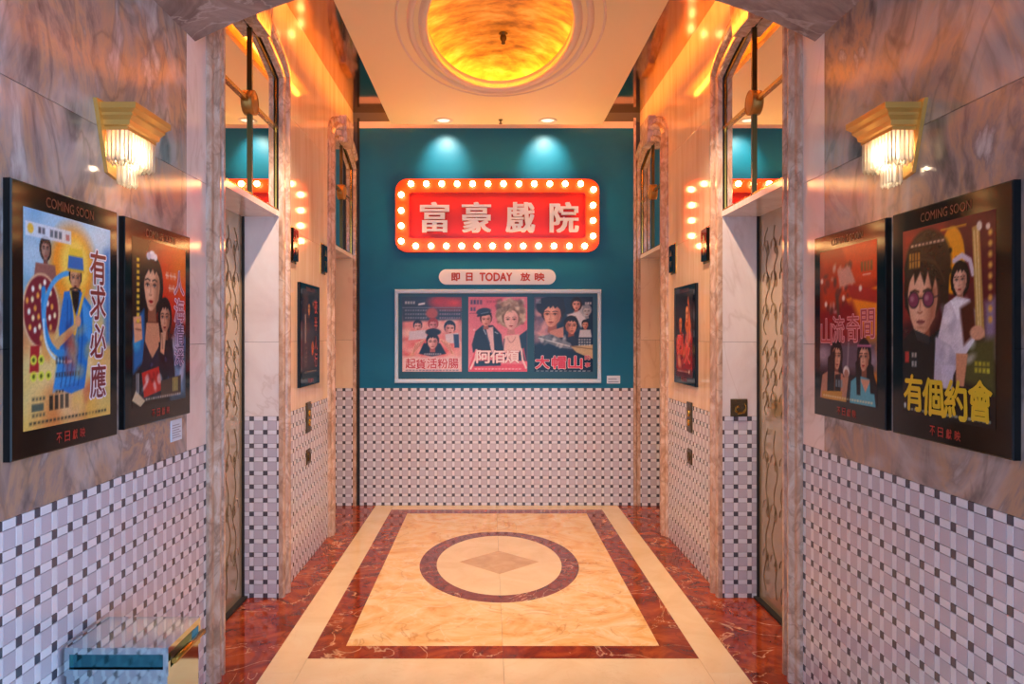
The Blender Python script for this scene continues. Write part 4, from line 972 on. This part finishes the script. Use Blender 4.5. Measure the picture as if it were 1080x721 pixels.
for side, sn in (('L','left'),('R','right')):
    lantern(side, 4.385, 'dark polished hall lantern beside the nearer elevator on the %s wall' % sn)
    lantern(side, 5.18, 'dark brass edged hall lantern beside the farther elevator on the %s wall' % sn)
    call_panel(side, 4.76, sn)
# relief plate on the right jamb
xa, xb = ((770.3-516)*4.1/F_PX+CAMX), ((788-516)*4.1/F_PX+CAMX)
r = empty('relief_plate', 'square bronze relief plate on pale jamb of the nearer right elevator', 'wall plate', frame('B', ((xa+xb)/2, 4.10, 1.0)))
w = xb-xa
MB().bevbox((-w/2,.0,0),(w/2,w+.004,.010),.003).build('plate', M['plate'], r)
lf = MB()
for k in range(7):
    a0 = k*.9; lf.tube([(.008*k*math.cos(a0+q)*.8-.002, w/2+.008*k*math.sin(a0+q)*.8, .011) for q in [i*.2 for i in range(9)]], .0028, 6)
lf.build('relief', M['brass'], r)

# ------------------------------------------------------------------ wall sconces
def sconce(side, label):
    s = -1 if side == 'L' else 1
    root = empty('wall_sconce', label, 'wall sconce', frame(side, (s*WX, 2.315, 1.925)), group='crystal wall sconces')
    W2 = .122
    # back plate, tapering to its foot
    pl = [(-.072,.010),(-.02,0),(.02,0),(.072,.010),(.138,.215),(-.138,.215)]
    MB().prism(pl, 0, .012).build('back_plate', M['sconcegold'], root)
    # crown in stepped mouldings: rows of (half width, depth, height)
    st = [(.094,.082,.132),(.094,.082,.142),(.100,.089,.146),(.103,.092,.160),(.112,.104,.172),(.112,.104,.180),(.122,.118,.190),(.122,.118,.207)]
    m = MB(); rows = [[(-a,h,.012),(-a,h,d),(a,h,d),(a,h,.012)] for a, d, h in st]
    m.strip(rows, 0, False); m.add([rows[-1][i] for i in range(4)], [(0,1,2,3)])
    m.build('crown', M['sconcegold'], root)
    pm_ = MB().prism([(.0075*math.cos(k*math.pi/3), .0075*math.sin(k*math.pi/3)) for k in range(6)], -.088, 0)
    pm_.add([(.0075*math.cos(k*math.pi/3), .0075*math.sin(k*math.pi/3), -.088) for k in range(6)]+[(0,0,-.100)], [(k,(k+1)%6,6) for k in range(6)])
    me = pm_.mesh('crystal_prism', M['crystal'])
    up = Matrix.Rotation(-math.pi/2, 4, 'X')           # prism axis z -> local y
    for inset, y, nz, nx in ((0, .134, 4, 9), (.022, .128, 3, 7)):
        a, d = .086-inset, .074-inset
        pts = [(-a, .022+(d-.022)*k/nz) for k in range(nz)] + [(-a+2*a*k/nx, d) for k in range(nx+1)] + [(a, .022+(d-.022)*k/nz) for k in range(nz)]
        for px_, pz_ in pts: link('crystal_prism', me, root, T(px_, y, pz_) @ up)
    for k in range(5):
        for d in (.026, .044): link('crystal_prism', me, root, T(-.034+.017*k, .078, d) @ up)
    for bx in (-.035, .035):
        b = MB().lathe([(0,-.030),(.010,-.026),(.014,-.012),(.010,.006),(.006,.016),(0,.016)], 12).build('bulb', M['sconcebulb'], root, T(bx, .098, .040) @ up)
    l = bpy.data.lights.new('sconce_lamp', 'POINT'); l.energy = P_SCONCE; l.color = (1,.76,.48); l.shadow_soft_size = .035
    link('lamp', l, root, T(0, .06, .050))
sconce('L', 'gold crowned crystal sconce on the left wall, above the posters')
sconce('R', 'gold crowned crystal sconce on the right wall, above the posters')

# ------------------------------------------------------------------ polished litter bin by the left wall
bx0, bx1, by0, by1, bz = -1.205, -.925, 2.0, 2.222, .604
bn = empty('litter_bin', 'mirror polished steel litter bin against tiled left wall below the posters', 'litter bin', T((bx0+bx1)/2, (by0+by1)/2, 0))
w, d = (bx1-bx0)/2, (by1-by0)/2
MB().box((-w+.004,-d+.004,.02),(w-.004,d-.004,.545)).build('body', M['steel'], bn)
MB().box((-w,-d,.586),(w,d,bz)).build('top_plate', M['steel'], bn)
MB().box((-w,-d,.528),(w,d,.545)).build('rim', M['steel'], bn)
MB().box((-w+.010,-d+.010,.545),(w-.010,d-.010,.586)).build('throat', M['tealsteel'], bn)
for sx_ in (-1,1):
    for sy_ in (-1,1): MB().box((sx_*(w-.014),sy_*(d-.014),.545),(sx_*w,sy_*d,.586)).build('corner_post', M['steel'], bn)
MB().tube([(w+.012,-d+.01,.565),(w+.012,d-.01,.565)], .008, 10).build('reflection_bar', M['brass'], bn)  # solid bar in place of a gold reflection on the bin's side
MB().box((-w+.015,-d+.015,0),(w-.015,d-.015,.02)).build('plinth', M['dark'], bn)
